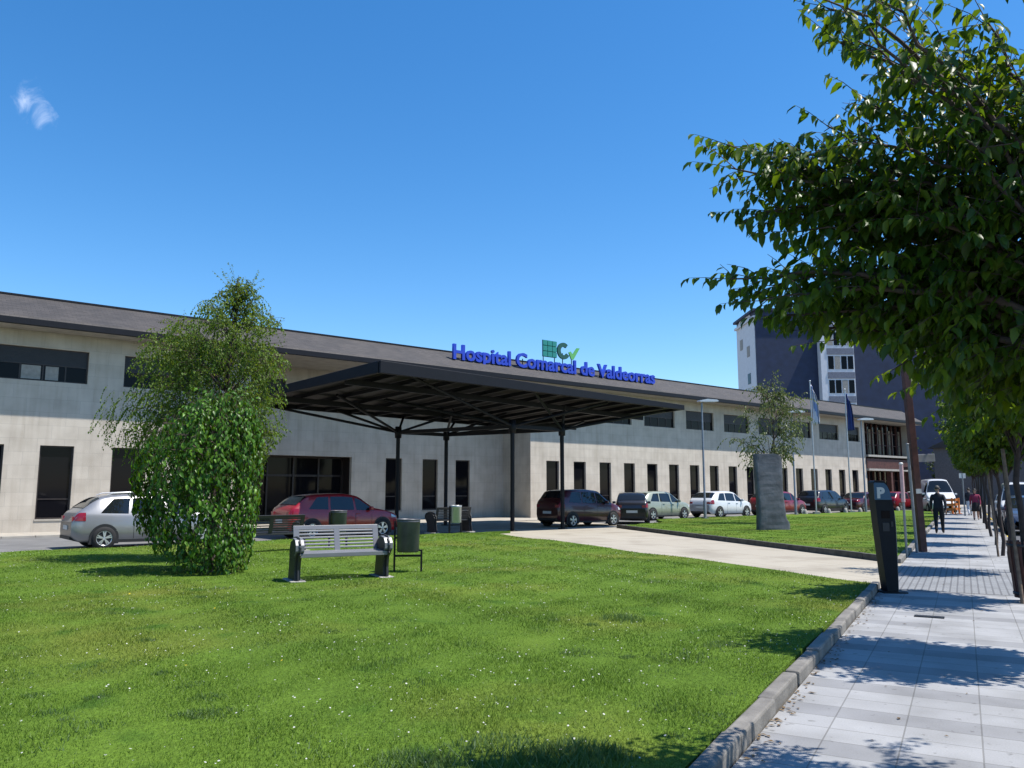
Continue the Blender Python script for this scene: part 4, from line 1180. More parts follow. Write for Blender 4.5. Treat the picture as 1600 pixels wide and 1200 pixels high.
# poles at the pavement edge
p = at(1442, 862, 0)
o = empty('sign_post', Vector((p.x, p.y, 0)), 0, 'rust brown square steel post at the lawn corner carrying a small grey plate', 'sign post'); o.rotation_euler = (0, R(-1.8), 0)
b = MB(); b.bx(-.085,.085,-.085,.085,0,5.2); b.build('post', M['rust'], o, .012)
b = MB(); b.bx(.092,.55,-.02,.02,2.32,2.52); b.build('plate', M['steel_light'], o, .005)
b = MB(); b.bx(-.07,.07,-.10,-.0851,1.5,1.62); b.build('badge', M['plate'], o)
b = MB(); b.bx(-.32,.088,-.03,.03,2.12,2.2); b.build('bracket', M['rust'], o)
p = at(1433, 864, 0)
o = empty('metal_pole', Vector((p.x, p.y, 0)), 0, 'thin grey metal pole just left of the rust brown post', 'pole'); o.rotation_euler = (0, R(-1.5), 0)
b = MB(); b.tube([(0,0,0),(0,0,2.75)], .036, 10); b.build('shaft', M['steel_grey'], o); b = MB(); b.lathe([(0,.04),(.046,.03),(.046,0),(0,0)], 10, (0,0,2.75)); b.build('cap', M['steel_grey'], o)
p = at(1417, 870, 0)
o = empty('metal_pole', Vector((p.x, p.y, 0)), 0, 'slim pole with a pale red and white top between meter and rust brown post', 'pole')
b = MB(); b.tube([(0,0,0),(0,0,2.25)], .03, 10); b.build('shaft', M['steel_grey'], o); b = MB(); b.tube([(0,0,1.3),(0,0,2.2)], .045, 10); b.build('sleeve', mat('pinkish_paint', (.55,.36,.36), .6), o)
b = MB(); b.lathe([(0,.06),(.04,.05),(.05,.02),(.046,0),(0,0)], 12, (0,0,2.2)); b.build('cap', M['plate'], o)
p = at(1508, 806, 0)
o = empty('metal_pole', Vector((p.x, p.y, 0)), 0, 'grey traffic pole far along the pavement near the woman in red', 'pole')
b = MB(); b.tube([(0,0,0),(0,0,2.6)], .045, 8); b.build('shaft', M['steel_grey'], o); b = MB(); b.box((0,0,2.45), (.4,.03,.3)); b.build('plate', M['steel_light'], o)
for i, (px, py) in enumerate(((1486, 804), (1494, 803))):
    p = at(px, py, 0)
    o = empty('plastic_barrier', Vector((p.x, p.y, 0)), R(-20+i*35), ['orange plastic barrier standing on the far pavement, left one of two', 'orange plastic barrier standing on the far pavement, right one of two'][i], 'barrier', 'orange barriers')
    b = MB()
    for z in (.25,.55,.85): b.bx(-.3,.3,-.02,.02,z,z+.16)
    b.build('panel', M['orange'], o)
    for x in (-.27,.27):
        b = MB(); b.bx(x-.03,x+.03,-.021-.03,.021+.03,0,1.05); b.bx(x-.04,x+.04,-.2,.2,0,.04); b.build('leg', M['orange'], o)
b = MB(); b.bx(1.21, 1.31, 20, 70, -.099, -.094); o = street_obj(b, 'yellow_road_line', M['yellow'])
# ------------------------------------------------------------------ foliage
def unit(a):
    return a/np.maximum(1e-9, np.linalg.norm(a, axis=1, keepdims=True))

def leaf_mesh(name, P, D, U, L, wr, m, parent, fine=True, fold=.18, droop=.16):
    D = unit(D); S = unit(np.cross(D, U)); N = np.cross(S, D); L = L[:, None]
    if fine:
        T = [(0,0,0),(.33,0,-.02),(.70,0,-.3*droop),(1,0,-droop),(.30,wr*.5,fold*wr),(.68,wr*.40,fold*wr*.6-.02),(.30,-wr*.5,fold*wr),(.68,-wr*.40,fold*wr*.6-.02)]
        tri = [(0,6,1),(0,1,4),(1,6,7),(1,7,2),(1,2,5),(1,5,4),(2,7,3),(2,3,5)]
    else:
        T = [(0,0,0),(.42,wr*.5,.04),(.42,-wr*.5,.04),(1,0,-droop*.6)]
        tri = [(0,2,3),(0,3,1)]
    V = np.stack([P + D*L*a + S*L*b_ + N*L*c for a, b_, c in T], 1)
    k = len(T); n = len(P)
    F = (np.arange(n)[:, None, None]*k + np.array(tri)[None]).reshape(-1, 3)
    return mesh_np(name, V.reshape(-1, 3), F, m, parent, smooth=fine)

class Tree:
    """collects limbs, twigs and leaf seats in the tree's own frame"""
    def __init__(s): s.wood = MB(); s.P = []; s.D = []; s.U = []; s.L = []
    def limb(s, p0, p1, r0, r1, sag=.1, n=7, wob=.05, sides=7):
        p0 = Vector(p0); p1 = Vector(p1); L = (p1-p0).length; pts = []
        for i in range(n+1):
            f = i/n; p = p0.lerp(p1, f); p.z += sag*L*math.sin(math.pi*f)
            if 0 < i < n: p += Vector((random.gauss(0,wob), random.gauss(0,wob), random.gauss(0,wob)))*L*.5
            pts.append(p)
        s.wood.tube(pts, [r0+(r1-r0)*(i/n)**.8 for i in range(n+1)], sides, 0, False)
        return pts
    def twig(s, p, d, L, gap, size, down=.75, droop=.5, rad=.004, ok=None, spread=.6):
        n = max(3, int(L/gap)); d = Vector(d).normalized(); pts = [Vector(p)]
        q = Vector(p); dd = Vector(d)
        for i in range(n):
            dd = (dd + Vector((random.gauss(0,.06), random.gauss(0,.06), -droop*gap))).normalized()
            q = q + dd*(L/n); pts.append(q.copy())
            if ok and not ok(q): break
            side = dd.cross(Vector((0,0,1)))
            if side.length < .05: side = Vector((1,0,0))
            side.normalize(); sg = 1 if i % 2 else -1
            for rep in range(1 if i < n-1 else 2):
                ld = dd*random.uniform(.2,.6) + side*sg*spread*random.uniform(.5,1.2) + Vector((random.gauss(0,.25), random.gauss(0,.25), -down*random.uniform(.5,1.25)))
                s.P.append(tuple(q)); s.D.append(tuple(ld)); s.L.append(size*random.uniform(.55,1.2))
                s.U.append((random.gauss(0,.35)+sg*side.x*.3, random.gauss(0,.35)+sg*side.y*.3, 1))
        if rad: s.wood.tube([pts[0], pts[len(pts)//2], pts[-1]], [rad, rad*.7, rad*.4], 3, 0, False)
    def leaves(s, name, wr, m, parent, fine, droop=.16):
        return leaf_mesh(name, np.array(s.P), np.array(s.D), np.array(s.U), np.array(s.L), wr, m, parent, fine, droop=droop)

M['leaf'] = leaf_mat('street_tree_leaf', (.030,.068,.010), (.052,.110,.012), (.105,.165,.020), .46, .40, .4)
M['leaf_birch'] = leaf_mat('birch_leaf', (.055,.105,.014), (.085,.15,.018), (.14,.21,.03), .4, .5, .25)
M['leaf_climber'] = leaf_mat('climber_leaf', (.028,.08,.005), (.048,.13,.008), (.11,.23,.016), .22, .42, .3)
M['leaf_pale'] = leaf_mat('pale_tree_leaf', (.055,.085,.022), (.085,.12,.035), (.14,.17,.06), .35, .45, .4)
M['leaf_dark'] = leaf_mat('far_tree_leaf', (.020,.045,.012), (.03,.06,.015), (.05,.085,.02), .3, .5, .3)

# ---- the big foreground street tree
HB = ST(4.6, .75, 0)
hero = empty('street_tree', HB, 0, 'large leafy street tree overhanging the pavement, its branches reaching in from the right edge', 'tree', 'street trees along the pavement')
T = Tree()
fork = Vector((.02,-.03,2.0))
T.limb((0,0,-.02), fork, .11, .085, 0, 5, .02, 12)
LIM = [(-200,1262),(0,1243),(60,1268),(100,1340),(135,1362),(160,1318),(190,1286),(215,1284),(222,1088),(300,1106),(345,1128),(372,1188),(392,1236),(404,1150),(428,1090),(462,1120),(474,1142),(498,1190),(512,1245),(522,1335),(550,1395),(585,1425),(900,1436)]
def left_lim(py):
    for (a, x), (c, y) in zip(LIM[:-1], LIM[1:]):
        if a <= py <= c: return x+(y-x)*(py-a)/(c-a)
    return 1262 if py < -200 else 1430
def hero_ok(q):
    w = q + HB
    if w.y < .8: return True
    if w.y > 5.6: return False
    px, py = proj(w)
    if px < left_lim(py)+8: return False
    if ((px-1588)/22)**2 + ((py-40)/48)**2 < 1: return False
    if ((px-1402)/16)**2 + ((py-62)/26)**2 < 1: return False
    if py > 640 and w.y > 1.5: return False
    return True
tips = [(1252,14,3.9),(1300,58,4.0),(1400,25,4.2),(1292,196,4.2),(1345,150,4.1),(1310,240,4.0),(1095,226,4.4),(1098,262,4.3),(1135,335,4.35),(1205,362,4.2),(1095,436,4.4),(1146,470,4.3),
        (1190,512,4.4),(1245,535,4.4),(1300,550,4.6),(1400,500,4.2),(1420,330,3.8),(1350,300,4.3),(1480,120,4.0),(1540,30,3.8),(1590,120,3.6),(1500,420,4.0),(1560,520,4.0),(1450,550,4.3),
        (1290,420,4.5),(1380,430,4.7),(1480,230,4.4),(1560,300,4.2),(1360,545,4.8),(1250,470,4.6),(1530,580,4.4),(1430,90,4.4),(1440,600,4.9),(1490,625,4.8),(1550,640,4.6),(1590,600,4.4),(1470,560,5.0),(1400,575,5.0),(1520,500,4.9),(1590,450,4.6),(1430,460,4.9),(1150,238,4.4),(1200,262,4.3),(1180,300,4.35),(1240,312,4.3),(1225,272,4.4),(1165,330,4.3),(1130,250,4.4),(1205,428,4.35),(1235,452,4.4),(1165,446,4.4),(1230,515,4.5),(1285,530,4.5),(1250,345,4.4),(1280,285,4.3),(1320,480,4.6)]
limbs = []
for px, py, Y in tips:
    if px < 1262: px += 42
    if py > 500 and px < 1400: py -= 18
    e = atY(px, py, Y) - HB
    f0 = fork + Vector((random.uniform(-.06,.06), random.uniform(-.06,.06), random.uniform(-.1,.5)))
    limbs.append(T.limb(f0, e, random.uniform(.022,.036), .004, .10, 9, .025))
cen = Vector((.15,-.25,3.75))
tries = 0
while len(limbs) < 155 and tries < 4000:
    tries += 1
    v = Vector((random.gauss(0,1), random.gauss(0,1), random.gauss(0,1))).normalized()
    e = cen + Vector((.45+v.x*2.1, .1+v.y*1.5, v.z*1.75))*random.uniform(.6,1)
    if len(limbs) > 85 and e.x < .4: continue
    if not hero_ok(e) or e.z < 2.2: continue
    f0 = fork + Vector((0,0,random.uniform(-.1,.9)))
    limbs.append(T.limb(f0, e, random.uniform(.018,.032), .004, .08, 9, .03))
for pts in limbs:
    n = len(pts)-1; ax = (pts[-1]-pts[0]); L = ax.length
    for k in range(22):
        f = .30 + .70*(k+random.random()*.9)/22; i = min(int(f*n), n-1); p = pts[i].lerp(pts[i+1], f*n-i)
        d = ax.normalized()*random.uniform(.3,1) + Vector((random.gauss(0,.6), random.gauss(0,.6), random.gauss(.1,.45)))
        if not hero_ok(p): continue
        T.twig(p, d, random.uniform(.22,.55)*(1.15-.45*f), .036, .084, .8, 1.4, .0035, hero_ok)
    T.twig(pts[-1], ax.normalized()+Vector((0,0,-.1)), .22, .03, .075, .8, 1.0, .003, None)
wo = T.wood.build('trunk', M['bark'], hero, fix=False); hl = T.leaves('crown', .46, M['leaf'], hero, True, .2)
print('hero leaves', len(T.P))

# ---- the row of clipped street trees: two grown, the rest copies
def grow_row_tree(seed):
    random.seed(seed)
    T = Tree(); fk = Vector((random.uniform(-.03,.03), random.uniform(-.03,.03), 1.85))
    T.limb((0,0,-.02), fk, .042, .036, 0, 5, .02, 9)
    cen = Vector((0,0,3.35)); limbs = []
    for k in range(70):
        v = Vector((random.gauss(0,1), random.gauss(0,1), random.gauss(0,1))).normalized()
        e = cen + Vector((v.x*1.12, v.y*1.08, v.z*1.4))*random.uniform(.7,1.02)
        limbs.append(T.limb(fk+Vector((0,0,random.uniform(-.15,.8))), e, .02, .004, .06, 6, .03, 5))
    for pts in limbs:
        n = len(pts)-1; ax = pts[-1]-pts[0]
        for k in range(27):
            f = .30 + .70*(k+random.random())/27; i = min(int(f*n), n-1); p = pts[i].lerp(pts[i+1], f*n-i)
            d = ax.normalized()*random.uniform(.2,.9) + Vector((random.gauss(0,.6), random.gauss(0,.6), random.gauss(.1,.4)))
            def ok(q):
                u = q-cen; return (u.x/1.2)**2+(u.y/1.16)**2+(u.z/1.5)**2 < 1.0
            T.twig(p, d, random.uniform(.18,.42), .043, .108, .7, 1.0, .003, ok)
    return T
protos = []
lab = ['street tree just right of the frame edge whose shadow crosses the pavement', 'street tree above the brown slatted guard at the right edge', 'street tree standing between the brown slatted guard and the blue grey car',
       'slim street tree near the nose of the blue grey car', 'street tree beside the blue grey car', 'street tree beside the pale van', 'street tree beside the grey car', 'street tree far along the pavement behind the parked vans', 'street tree at the far end of the pavement row']
tt_ = [9.3, 14.0, 18.6, 23.2, 27.6, 32.5, 38.5, 45, 52, 60, 70, 82]
lab += ['second to last small tree of the far pavement row', 'last tree but two seen deep in the pavement row', 'last and smallest looking tree of the pavement row']
for i, t in enumerate(tt_):
    if i < 2:
        r_ = empty('street_tree', (0,0,0)); Tt = grow_row_tree(100+i)
        Tt.wood.build('trunk', M['bark_dark'], r_, fix=False); Tt.leaves('crown', .55, M['leaf'], r_, i == 0 and False, .2); protos.append(r_)
    else: r_ = copy_tree(protos[i % 2])
    r_.location = ST(t, .72 if i else .93, 0); r_.rotation_euler = (0, 0, i*1.9)
    sc = [1.08, 1.16, 1.05, 1.08, 1.12, 1.15, 1.2, 1.25, 1.3, 1.3, 1.35, 1.4][i]; r_.scale = (sc, sc, sc)
    tag(r_, lab[i], 'tree', 'street trees along the pavement')
random.seed(21)
# slatted guard round one trunk, stakes at others
gd = empty('tree_guard', ST(13.95,.72,0), SA, 'tapered brown slatted guard round a street tree trunk at the right edge', 'tree guard')
b = MB()
for i in range(16):
    a = 2*math.pi*i/16; r0, r1 = .17, .22
    b.bar((r0*math.cos(a), r0*math.sin(a), .06), (r1*math.cos(a), r1*math.sin(a), .86), .055, .02, 0, Vector((math.cos(a), math.sin(a), 0)))
b.build('slats', M['rust'], gd)
b = MB()
for z, r_ in ((.12,.185),(.8,.225)): b.lathe([(r_,-.02),(r_+.012,-.02),(r_+.012,.02),(r_,.02)], 20, (0,0,z))
b.build('band', M['bench_dark'], gd)
for i, t in enumerate((14.0, 23.2)):
    o = empty('tree_stake', ST(t-.33, .62, 0), 0, ['leaning timber stake beside the brown slatted tree guard', 'timber stake of the slim street tree by the nose of the blue grey car'][i], 'stake', 'timber tree stakes')
    b = MB(); b.tube([(0,0,0),(.05,.26,2.2)], .026, 8); b.build('shaft', M['wood'], o)
    b = MB(); b.bar((.045,.2,1.7), (.12,.33,1.7), .05, .04); b.build('strap', M['rubber'], o)

# ---- weeping birch behind the climber bush
BB = Vector((-6.55, 17.9, LAWN_Z))
br = empty('birch_tree', BB, 0, 'light green weeping birch with a pointed top, behind the climber covered bush', 'tree')
T = Tree(); random.seed(5)
stem = T.limb((0,0,-.03), (.25,0,6.3), .10, .012, 0, 12, .015, 9)
# crown half widths to the left and right at each height
PRO = [(1.5,1.3,.6),(2.0,2.0,.95),(2.5,2.35,1.2),(3.0,2.55,1.25),(3.4,2.2,1.28),(3.9,2.15,1.32),(4.4,2.0,1.36),(4.9,1.92,1.40),(5.2,1.65,1.38),(5.5,1.05,1.2),(5.75,.55,.85),(6.05,.15,.55),(6.5,-.12,.32)]
def prof(z):
    for (a, l, r), (c, l2, r2) in zip(PRO[:-1], PRO[1:]):
        if a <= z <= c:
            f = (z-a)/(c-a); return l+(l2-l)*f, r+(r2-r)*f
    return (.0,.0)
def bir_ok(q):
    l, r = prof(q.z); m_ = (l+r)/2; cx = (r-l)/2+.1
    an = math.atan2(q.y, q.x-cx); bump = 1+.22*math.sin(3*an+q.z*2.3)+.16*math.sin(5*an-q.z*4.1)+.10*math.sin(q.z*9+2*an)
    return (((q.x-cx)/max(.05,m_))**2 + (q.y/max(.08, min(m_,1.35)))**2) < 1.0*bump
for k in range(215):
    z = random.uniform(1.9, 6.1); 
    l, r = prof(min(6.4, z+.25)); a = random.uniform(0, 2*math.pi)
    cx = (r-l)/2+.1; m_ = (l+r)/2; my = min(m_, 1.35)
    e = Vector((cx+m_*math.cos(a)*.95, my*math.sin(a)*.95, min(6.45, z+.3)))
    s0 = stem[min(12, max(3, int((z-.35)/6.3*12)))]
    if (e-s0).length < .15: continue
    pts = T.limb(s0, e, .014 if z < 4.5 else .009, .003, .16, 7, .05, 4)
    n = len(pts)-1
    for j in range(17):
        f = .3+.7*(j+random.random())/17; i = min(int(f*n), n-1); p = pts[i].lerp(pts[i+1], f*n-i)
        d = Vector((random.gauss(0,.5), random.gauss(0,.5), random.gauss(-.2,.4)))+ (e-s0).normalized()*.4
        if not bir_ok(p): continue
        T.twig(p, d, random.uniform(.25,.85)*(1 if z < 5 else .55), .045, .066, .9, 3.0, .002, bir_ok, .7)
# loose wispy ends of the left lobe and the top
for k in range(85):
    p = Vector((random.uniform(-2.5,-1.3), random.uniform(-.6,.6), random.uniform(2.6,3.8)))
    T.twig(p, (random.uniform(-.8,.2), random.gauss(0,.4), -.3), random.uniform(.3,.75), .045, .062, 1.0, 3.0, .0022, None, .7)
for k in range(44):
    z = random.uniform(5.0, 6.3); l, r = prof(z)
    T.twig(stem[min(12,int(z/6.3*12))], (random.uniform(-.9,.9), random.gauss(0,.4), random.uniform(.8,1.8)), random.uniform(.35,1.0), .05, .06, .6, .4, .003, None, .6)
T.wood.build('trunk', M['bark'], br, fix=False); T.leaves('crown', .66, M['leaf_birch'], br, False, .2)
print('birch leaves', len(T.P))

# ---- climber covered weeping bush in front of it
CB = Vector((-5.75, 15.25, LAWN_Z))
bu = empty('climber_bush', CB, 0, 'dense bright green bush draped to the ground in hanging climber leaves', 'bush')
T = Tree(); random.seed(9)
BPRO = [(-.0,.58,.76),(.25,.66,.80),(.5,.90,.84),(.9,1.22,.86),(1.5,1.32,.90),(2.0,1.32,.92),(2.5,1.22,.92),(2.85,.86,.88),(3.15,.42,.74),(3.4,.06,.50),(3.6,-.12,.30)]
def bprof(z):
    for (a, l, r), (c, l2, r2) in zip(BPRO[:-1], BPRO[1:]):
        if a <= z <= c:
            f = (z-a)/(c-a); return l+(l2-l)*f, r+(r2-r)*f
    return (.5,.8) if z < 0 else (.0,.1)
T.limb((.1,0,-.03), (.15,0,3.1), .09, .05, 0, 8, .02, 9)
for k in range(30):
    z = random.uniform(1.9,3.2); a = random.uniform(0,6.28); l, r = bprof(z)
    T.limb((.12,0,z-.4), ((r-l)/2+(l+r)/2*.9*math.cos(a), .95*(l+r)/2*math.sin(a), z+.1), .02, .006, .15, 6, .03, 5)
def bok(q):
    if q.z < .02: return False
    l, r = bprof(q.z); m2 = (l+r)/2; return ((q.x-(r-l)/2)/m2)**2 + (q.y/(m2*.92))**2 < 1.12
for c in range(140):                                   # hanging cascades of shoots, each with its own bulge
    a0 = random.uniform(0, 2*math.pi); zt_ = 3.5*(1-random.random()**1.5*.75); off = random.uniform(.74, 1.10); ln = random.uniform(.8, 2.4); zb_ = max(.05, zt_-ln)
    if 2.5 < a0 < 4.5 and zt_ < 1.3: continue
    if 2.7 < a0 < 4.3: zb_ = max(zb_, .55+random.uniform(-.2,.3))
    if 3.5 < a0 < 4.75 and zt_ < 3.0:
        if random.random() < .45: continue
        off *= .78
    nsh = int(4+ln*4.2)
    for k in range(nsh):
        z = zt_-(zt_-zb_)*(k+random.random())/nsh; a = a0+random.gauss(0,.11)+.05*math.sin(z*3)
        l, r = bprof(z); m_ = (l+r)/2; cx = (r-l)/2; rr = off*random.uniform(.9,1.03)
        p = Vector((cx+m_*rr*math.cos(a), m_*.92*rr*math.sin(a), z)); out = Vector((math.cos(a), math.sin(a), .1))
        T.twig(p, out*.45+Vector((random.gauss(0,.2), random.gauss(0,.2), -.6)), random.uniform(.25,.6), .06, .108, .95, 3.0, .003, bok, .7)
for k in range(800):                                   # leaves deeper inside
    z = random.uniform(.3, 3.4); a = random.uniform(0, 6.283); l, r = bprof(z); m_ = (l+r)/2; cx = (r-l)/2; rr = random.uniform(.35,.86)
    T.twig(Vector((cx+m_*rr*math.cos(a), m_*.92*rr*math.sin(a), z)), (random.gauss(0,.5), random.gauss(0,.5), -.4), .4, .07, .10, .8, 2, .003, bok, .7)
for k in range(22):                                    # young shoots standing out at the top and shoulder
    a = random.uniform(0, 6.283); z = random.uniform(2.7, 3.4); l, r = bprof(z); m_ = (l+r)/2
    T.twig(Vector(((r-l)/2+m_*.85*math.cos(a), m_*.8*math.sin(a), z)), (math.cos(a)*.8, math.sin(a)*.8, .5), random.uniform(.3,.55), .06, .085, .5, 1.5, .003, None, .6)
wd = T.wood.build('trunk', M['bark'], bu, fix=False)
U = np.array(T.U); Pn = np.array(T.P); U[:, 2] *= .35; U[:, 0] += Pn[:, 0]*.9; U[:, 1] += Pn[:, 1]*.9; T.U = U
T.leaves('foliage', .52, M['leaf_climber'], bu, True, .22)
print('bush leaves', len(T.P))

# ---- loose pale tree behind the standing stone
p = at(1200, 818, LAWN_Z)
lt = empty('lawn_tree', Vector((11.85, 36.5, LAWN_Z)), 0, 'small sparse pale green tree rising behind the standing slate stone', 'tree')
T = Tree(); random.seed(31)
stem = T.limb((0,0,0), (-.1,0,6.3), .09, .012, 0, 10, .03, 8)
for k in range(46):
    z = random.uniform(2.6, 6.2); a = random.uniform(0, 6.28)
    r_ = {0: .9, 1: 1.5, 2: 1.7, 3: 1.5, 4: .7}[min(4, int((z-2.3)/.8))]*random.uniform(.6,1.1)
    s0 = stem[min(10, int((z-.3)/6.3*10))]; e = Vector((s0.x-.2+r_*math.cos(a), r_*math.sin(a), z+random.uniform(-.2,.5)))
    pts = T.limb(s0, e, .018, .004, .12, 6, .05, 4); n = 6
    for j in range(13):
        f = .35+.65*(j+random.random())/13; i = min(int(f*n), n-1); q = pts[i].lerp(pts[i+1], f*n-i)
        T.twig(q, Vector((random.gauss(0,.5), random.gauss(0,.5), random.gauss(-.2,.5)))+(e-s0).normalized()*.5, random.uniform(.3,.8), .075, .115, .9, 2.4, .003, None, .5)
T.wood.build('trunk', M['bark'], lt, fix=False); T.leaves('crown', .6, M['leaf_pale'], lt, False, .2)

# ---- dark trees closing the street
random.seed(77); farp = None
for i, (t, q, s) in enumerate(((96,-7,1.0),(104,-1,.9),(100,7,1.1),(92,13,1.15),(110,16,1.2))):
    if farp is None:
        farp = r_ = empty('far_tree', (0,0,0)); T = Tree(); T.limb((0,0,-.3), (0,0,4), .22, .15, 0, 5, .02, 8)
        for k in range(60):
            v = Vector((random.gauss(0,1), random.gauss(0,1), random.gauss(0,1))).normalized(); e = Vector((v.x*3.2, v.y*3.2, 6.2+v.z*3.2))*random.uniform(.85,1)
            pts = T.limb((0,0,random.uniform(2.5,5)), e, .06, .02, .05, 5, .03, 4)
            for j in range(14):
                f = random.uniform(.4,1); a = min(int(f*5), 4); q_ = pts[a].lerp(pts[a+1], f*5-a)
                T.twig(q_, (random.gauss(0,1), random.gauss(0,1), random.gauss(.1,.6)), .7, .15, .30, .5, .8, 0, None, .7)
        T.wood.build('trunk', M['bark'], r_, fix=False); T.leaves('crown', .7, M['leaf_dark'], r_, False)
    else: r_ = copy_tree(farp)
    r_.location = ST(t, q, -.15); r_.rotation_euler.z = i*1.3; r_.scale = (s,s,s)
    tag(r_, ['dark distant tree furthest left at the street end', 'dark distant tree in the middle of the street end, before the grey building', 'dark distant tree on the street side behind the parked vans', 'dark distant tree at the right of the street end', 'tallest dark distant tree at the right end of the street'][i], 'tree', 'dark trees at the street end')

# ------------------------------------------------------------------ people
skin = mat('skin', (.42,.25,.18), .55, 0, .06)
hair_dark = mat('dark_hair', (.02,.016,.014), .6); hair_grey = mat('grey_hair', (.05,.047,.045), .7)
def person(loc, rz, label, top_c, leg_c, shoe_c, hair_m, stride=.22, arm=.12, height=1.72, skirt=None, bare_legs=False, bag=None, long_hair=False):
    root = empty('person', loc, rz, label, 'person'); root['group'] = 'people walking on the pavement'
    bm = bmesh.new(); ly = bm.verts.layers.skin.verify(); V = {}
    def vv(n, co, r, link=None):
        v = bm.verts.new(co); v[ly].radius = (r, r) if not isinstance(r, tuple) else r; V[n] = v
        if link: bm.edges.new((V[link], v))
        return v
    pv = vv('pel', (0,0,.95), (.185,.135)); pv[ly].use_root = True
    vv('spi', (0,.005,1.13), (.18,.13), 'pel'); vv('che', (0,0,1.32), (.20,.135), 'spi'); vv('nb', (0,-.012,1.45), (.085,.07), 'che')
    vv('nk', (0,.0,1.52), .052, 'nb'); vv('h1', (0,.02,1.585), (.062,.075), 'nk'); vv('h2', (0,.018,1.66), (.076,.092), 'h1'); vv('h3', (0,.008,1.725), (.055,.068), 'h2')
    for s, nm in ((-1,'l'),(1,'r')):
        sw = s*arm
        vv('sh'+nm, (s*.175,-.005,1.405), .078, 'che'); vv('ub'+nm, (s*.215,-.01-.3*sw,1.26), .064, 'sh'+nm); vv('el'+nm, (s*.235,-.03-sw*.6,1.12), .055, 'ub'+nm)
        vv('fo'+nm, (s*.24,.0-sw*1.0,1.0), .046, 'el'+nm); vv('wr'+nm, (s*.24,.03-sw*1.4,.875), .026, 'fo'+nm); vv('pa'+nm, (s*.238,.04-sw*1.5,.815), (.022,.036), 'wr'+nm)
        y0 = .04-sw*1.5
        for k, (dy, ln) in enumerate(((.028,.068),(.010,.080),(-.009,.074),(-.027,.058))):
            vv('f%d%s' % (k,nm), (s*.236, y0+dy, .775), .0095, 'pa'+nm); vv('g%d%s' % (k,nm), (s*.230, y0+dy*1.1+.006, .775-ln*.55), .0088, 'f%d%s' % (k,nm)); vv('h%d%s' % (k,nm), (s*.215, y0+dy*1.1+.012, .775-ln), .0075, 'g%d%s' % (k,nm))
        vv('t0'+nm, (s*.228, y0+.045, .815), .011, 'pa'+nm); vv('t1'+nm, (s*.214, y0+.062, .785), .0095, 't0'+nm); vv('t2'+nm, (s*.204, y0+.066, .76), .008, 't1'+nm)
        st = s*stride
        vv('hi'+nm, (s*.095,.01,.89), (.115,.125), 'pel'); vv('th'+nm, (s*.10,.02+st*.25,.70), .100, 'hi'+nm); vv('kn'+nm, (s*.10,.03+st*.5,.49), .075, 'th'+nm)
        bk = -.09 if st < 0 else 0
        vv('ca'+nm, (s*.10,-.01+st*.72+bk*.5,.33), .068, 'kn'+nm); vv('an'+nm, (s*.10,-.02+st+bk,.095+(.05 if st < 0 else 0)), .052, 'ca'+nm); vv('to'+nm, (s*.11,.12+st+bk,.04+(.0 if st < 0 else 0)), (.042,.032), 'an'+nm)
    me = bpy.data.meshes.new('skel'); bm.to_mesh(me); bm.free()
    tmp = bpy.data.objects.new('tmp', me); COL.objects.link(tmp)
    sk = tmp.modifiers.new('s', 'SKIN'); sk.use_smooth_shade = True; sk.branch_smoothing = .4
    sb = tmp.modifiers.new('d', 'SUBSURF'); sb.levels = 2
    bpy.context.view_layer.update()
    m2 = bpy.data.meshes.new_from_object(tmp.evaluated_get(bpy.context.evaluated_depsgraph_get()))
    bpy.data.objects.remove(tmp); bpy.data.meshes.remove(me)
    m2.name = 'body'; m2.materials.clear()
    for c in (top_c, leg_c, shoe_c, skin): m2.materials.append(c)
    for f in m2.polygons:
        z = f.center.z; x = abs(f.center.x); i = 0
        if z > 1.50: i = 3
        elif x > .19 and z < .885: i = 3
        elif z < .085 or (z < .11): i = 2
        elif z < .93 and x < .2: i = 3 if (bare_legs and z < .5) else 1
        f.material_index = i; f.use_smooth = True
    bo = bpy.data.objects.new('body', m2); COL.objects.link(bo); bo.parent = root
    # nose, ears and eyes in the head surface, hair as a cap
    fb_ = MB(); fb_.lathe([(0,.02),(.012,.0),(.006,-.03),(0,-.03)], 8, (0,.115,1.655))
    for s in (-1,1): fb_.lathe([(0,.03),(.014,.015),(.016,-.005),(.008,-.03),(0,-.032)], 8, (s*.083,.012,1.655))
    fo_ = fb_.build('face_features', skin, bo)
    hb_ = MB(); V3 = []; nu, nv = 18, 9
    for j in range(nv+1):
        ph = j/nv*(math.pi*.62)
        for i in range(nu):
            a = 2*math.pi*i/nu; front = max(0, math.sin(a))
            p_ = ph*(1-.42*front)
            V3.append((.088*math.sin(p_)*math.cos(a), .006+.105*math.sin(p_)*math.sin(a), 1.672+.105*math.cos(p_)-(.10 if long_hair and j == nv and front < .3 else 0)))
    hb_.add(V3, [(j*nu+i, j*nu+(i+1) % nu, (j+1)*nu+(i+1) % nu, (j+1)*nu+i) for j in range(nv) for i in range(nu)], 0, True)
    ho = hb_.build('hair', hair_m, root); so_ = ho.modifiers.new('t', 'SOLIDIFY'); so_.thickness = .012
    if skirt:
        sk_ = MB(); pr = [(.15,1.0),(.175,.9),(.20,.7),(.235,.5),(.225,.5),(.16,.9)]; V4 = []; n = 26
        for r, z in pr:
            for i in range(n):
                a = 2*math.pi*i/n; q = r*(1+.05*math.sin(6*a)*(1-z)); V4.append((q*math.cos(a), .02+.85*q*math.sin(a), z))
        sk_.add(V4, [(j*n+i, j*n+(i+1) % n, (j+1)*n+(i+1) % n, (j+1)*n+i) for j in range(len(pr)-1) for i in range(n)], 0, True); sk_.build('skirt', skirt, root)
    k = height/1.78; root.scale = (k,k,k)
    return root
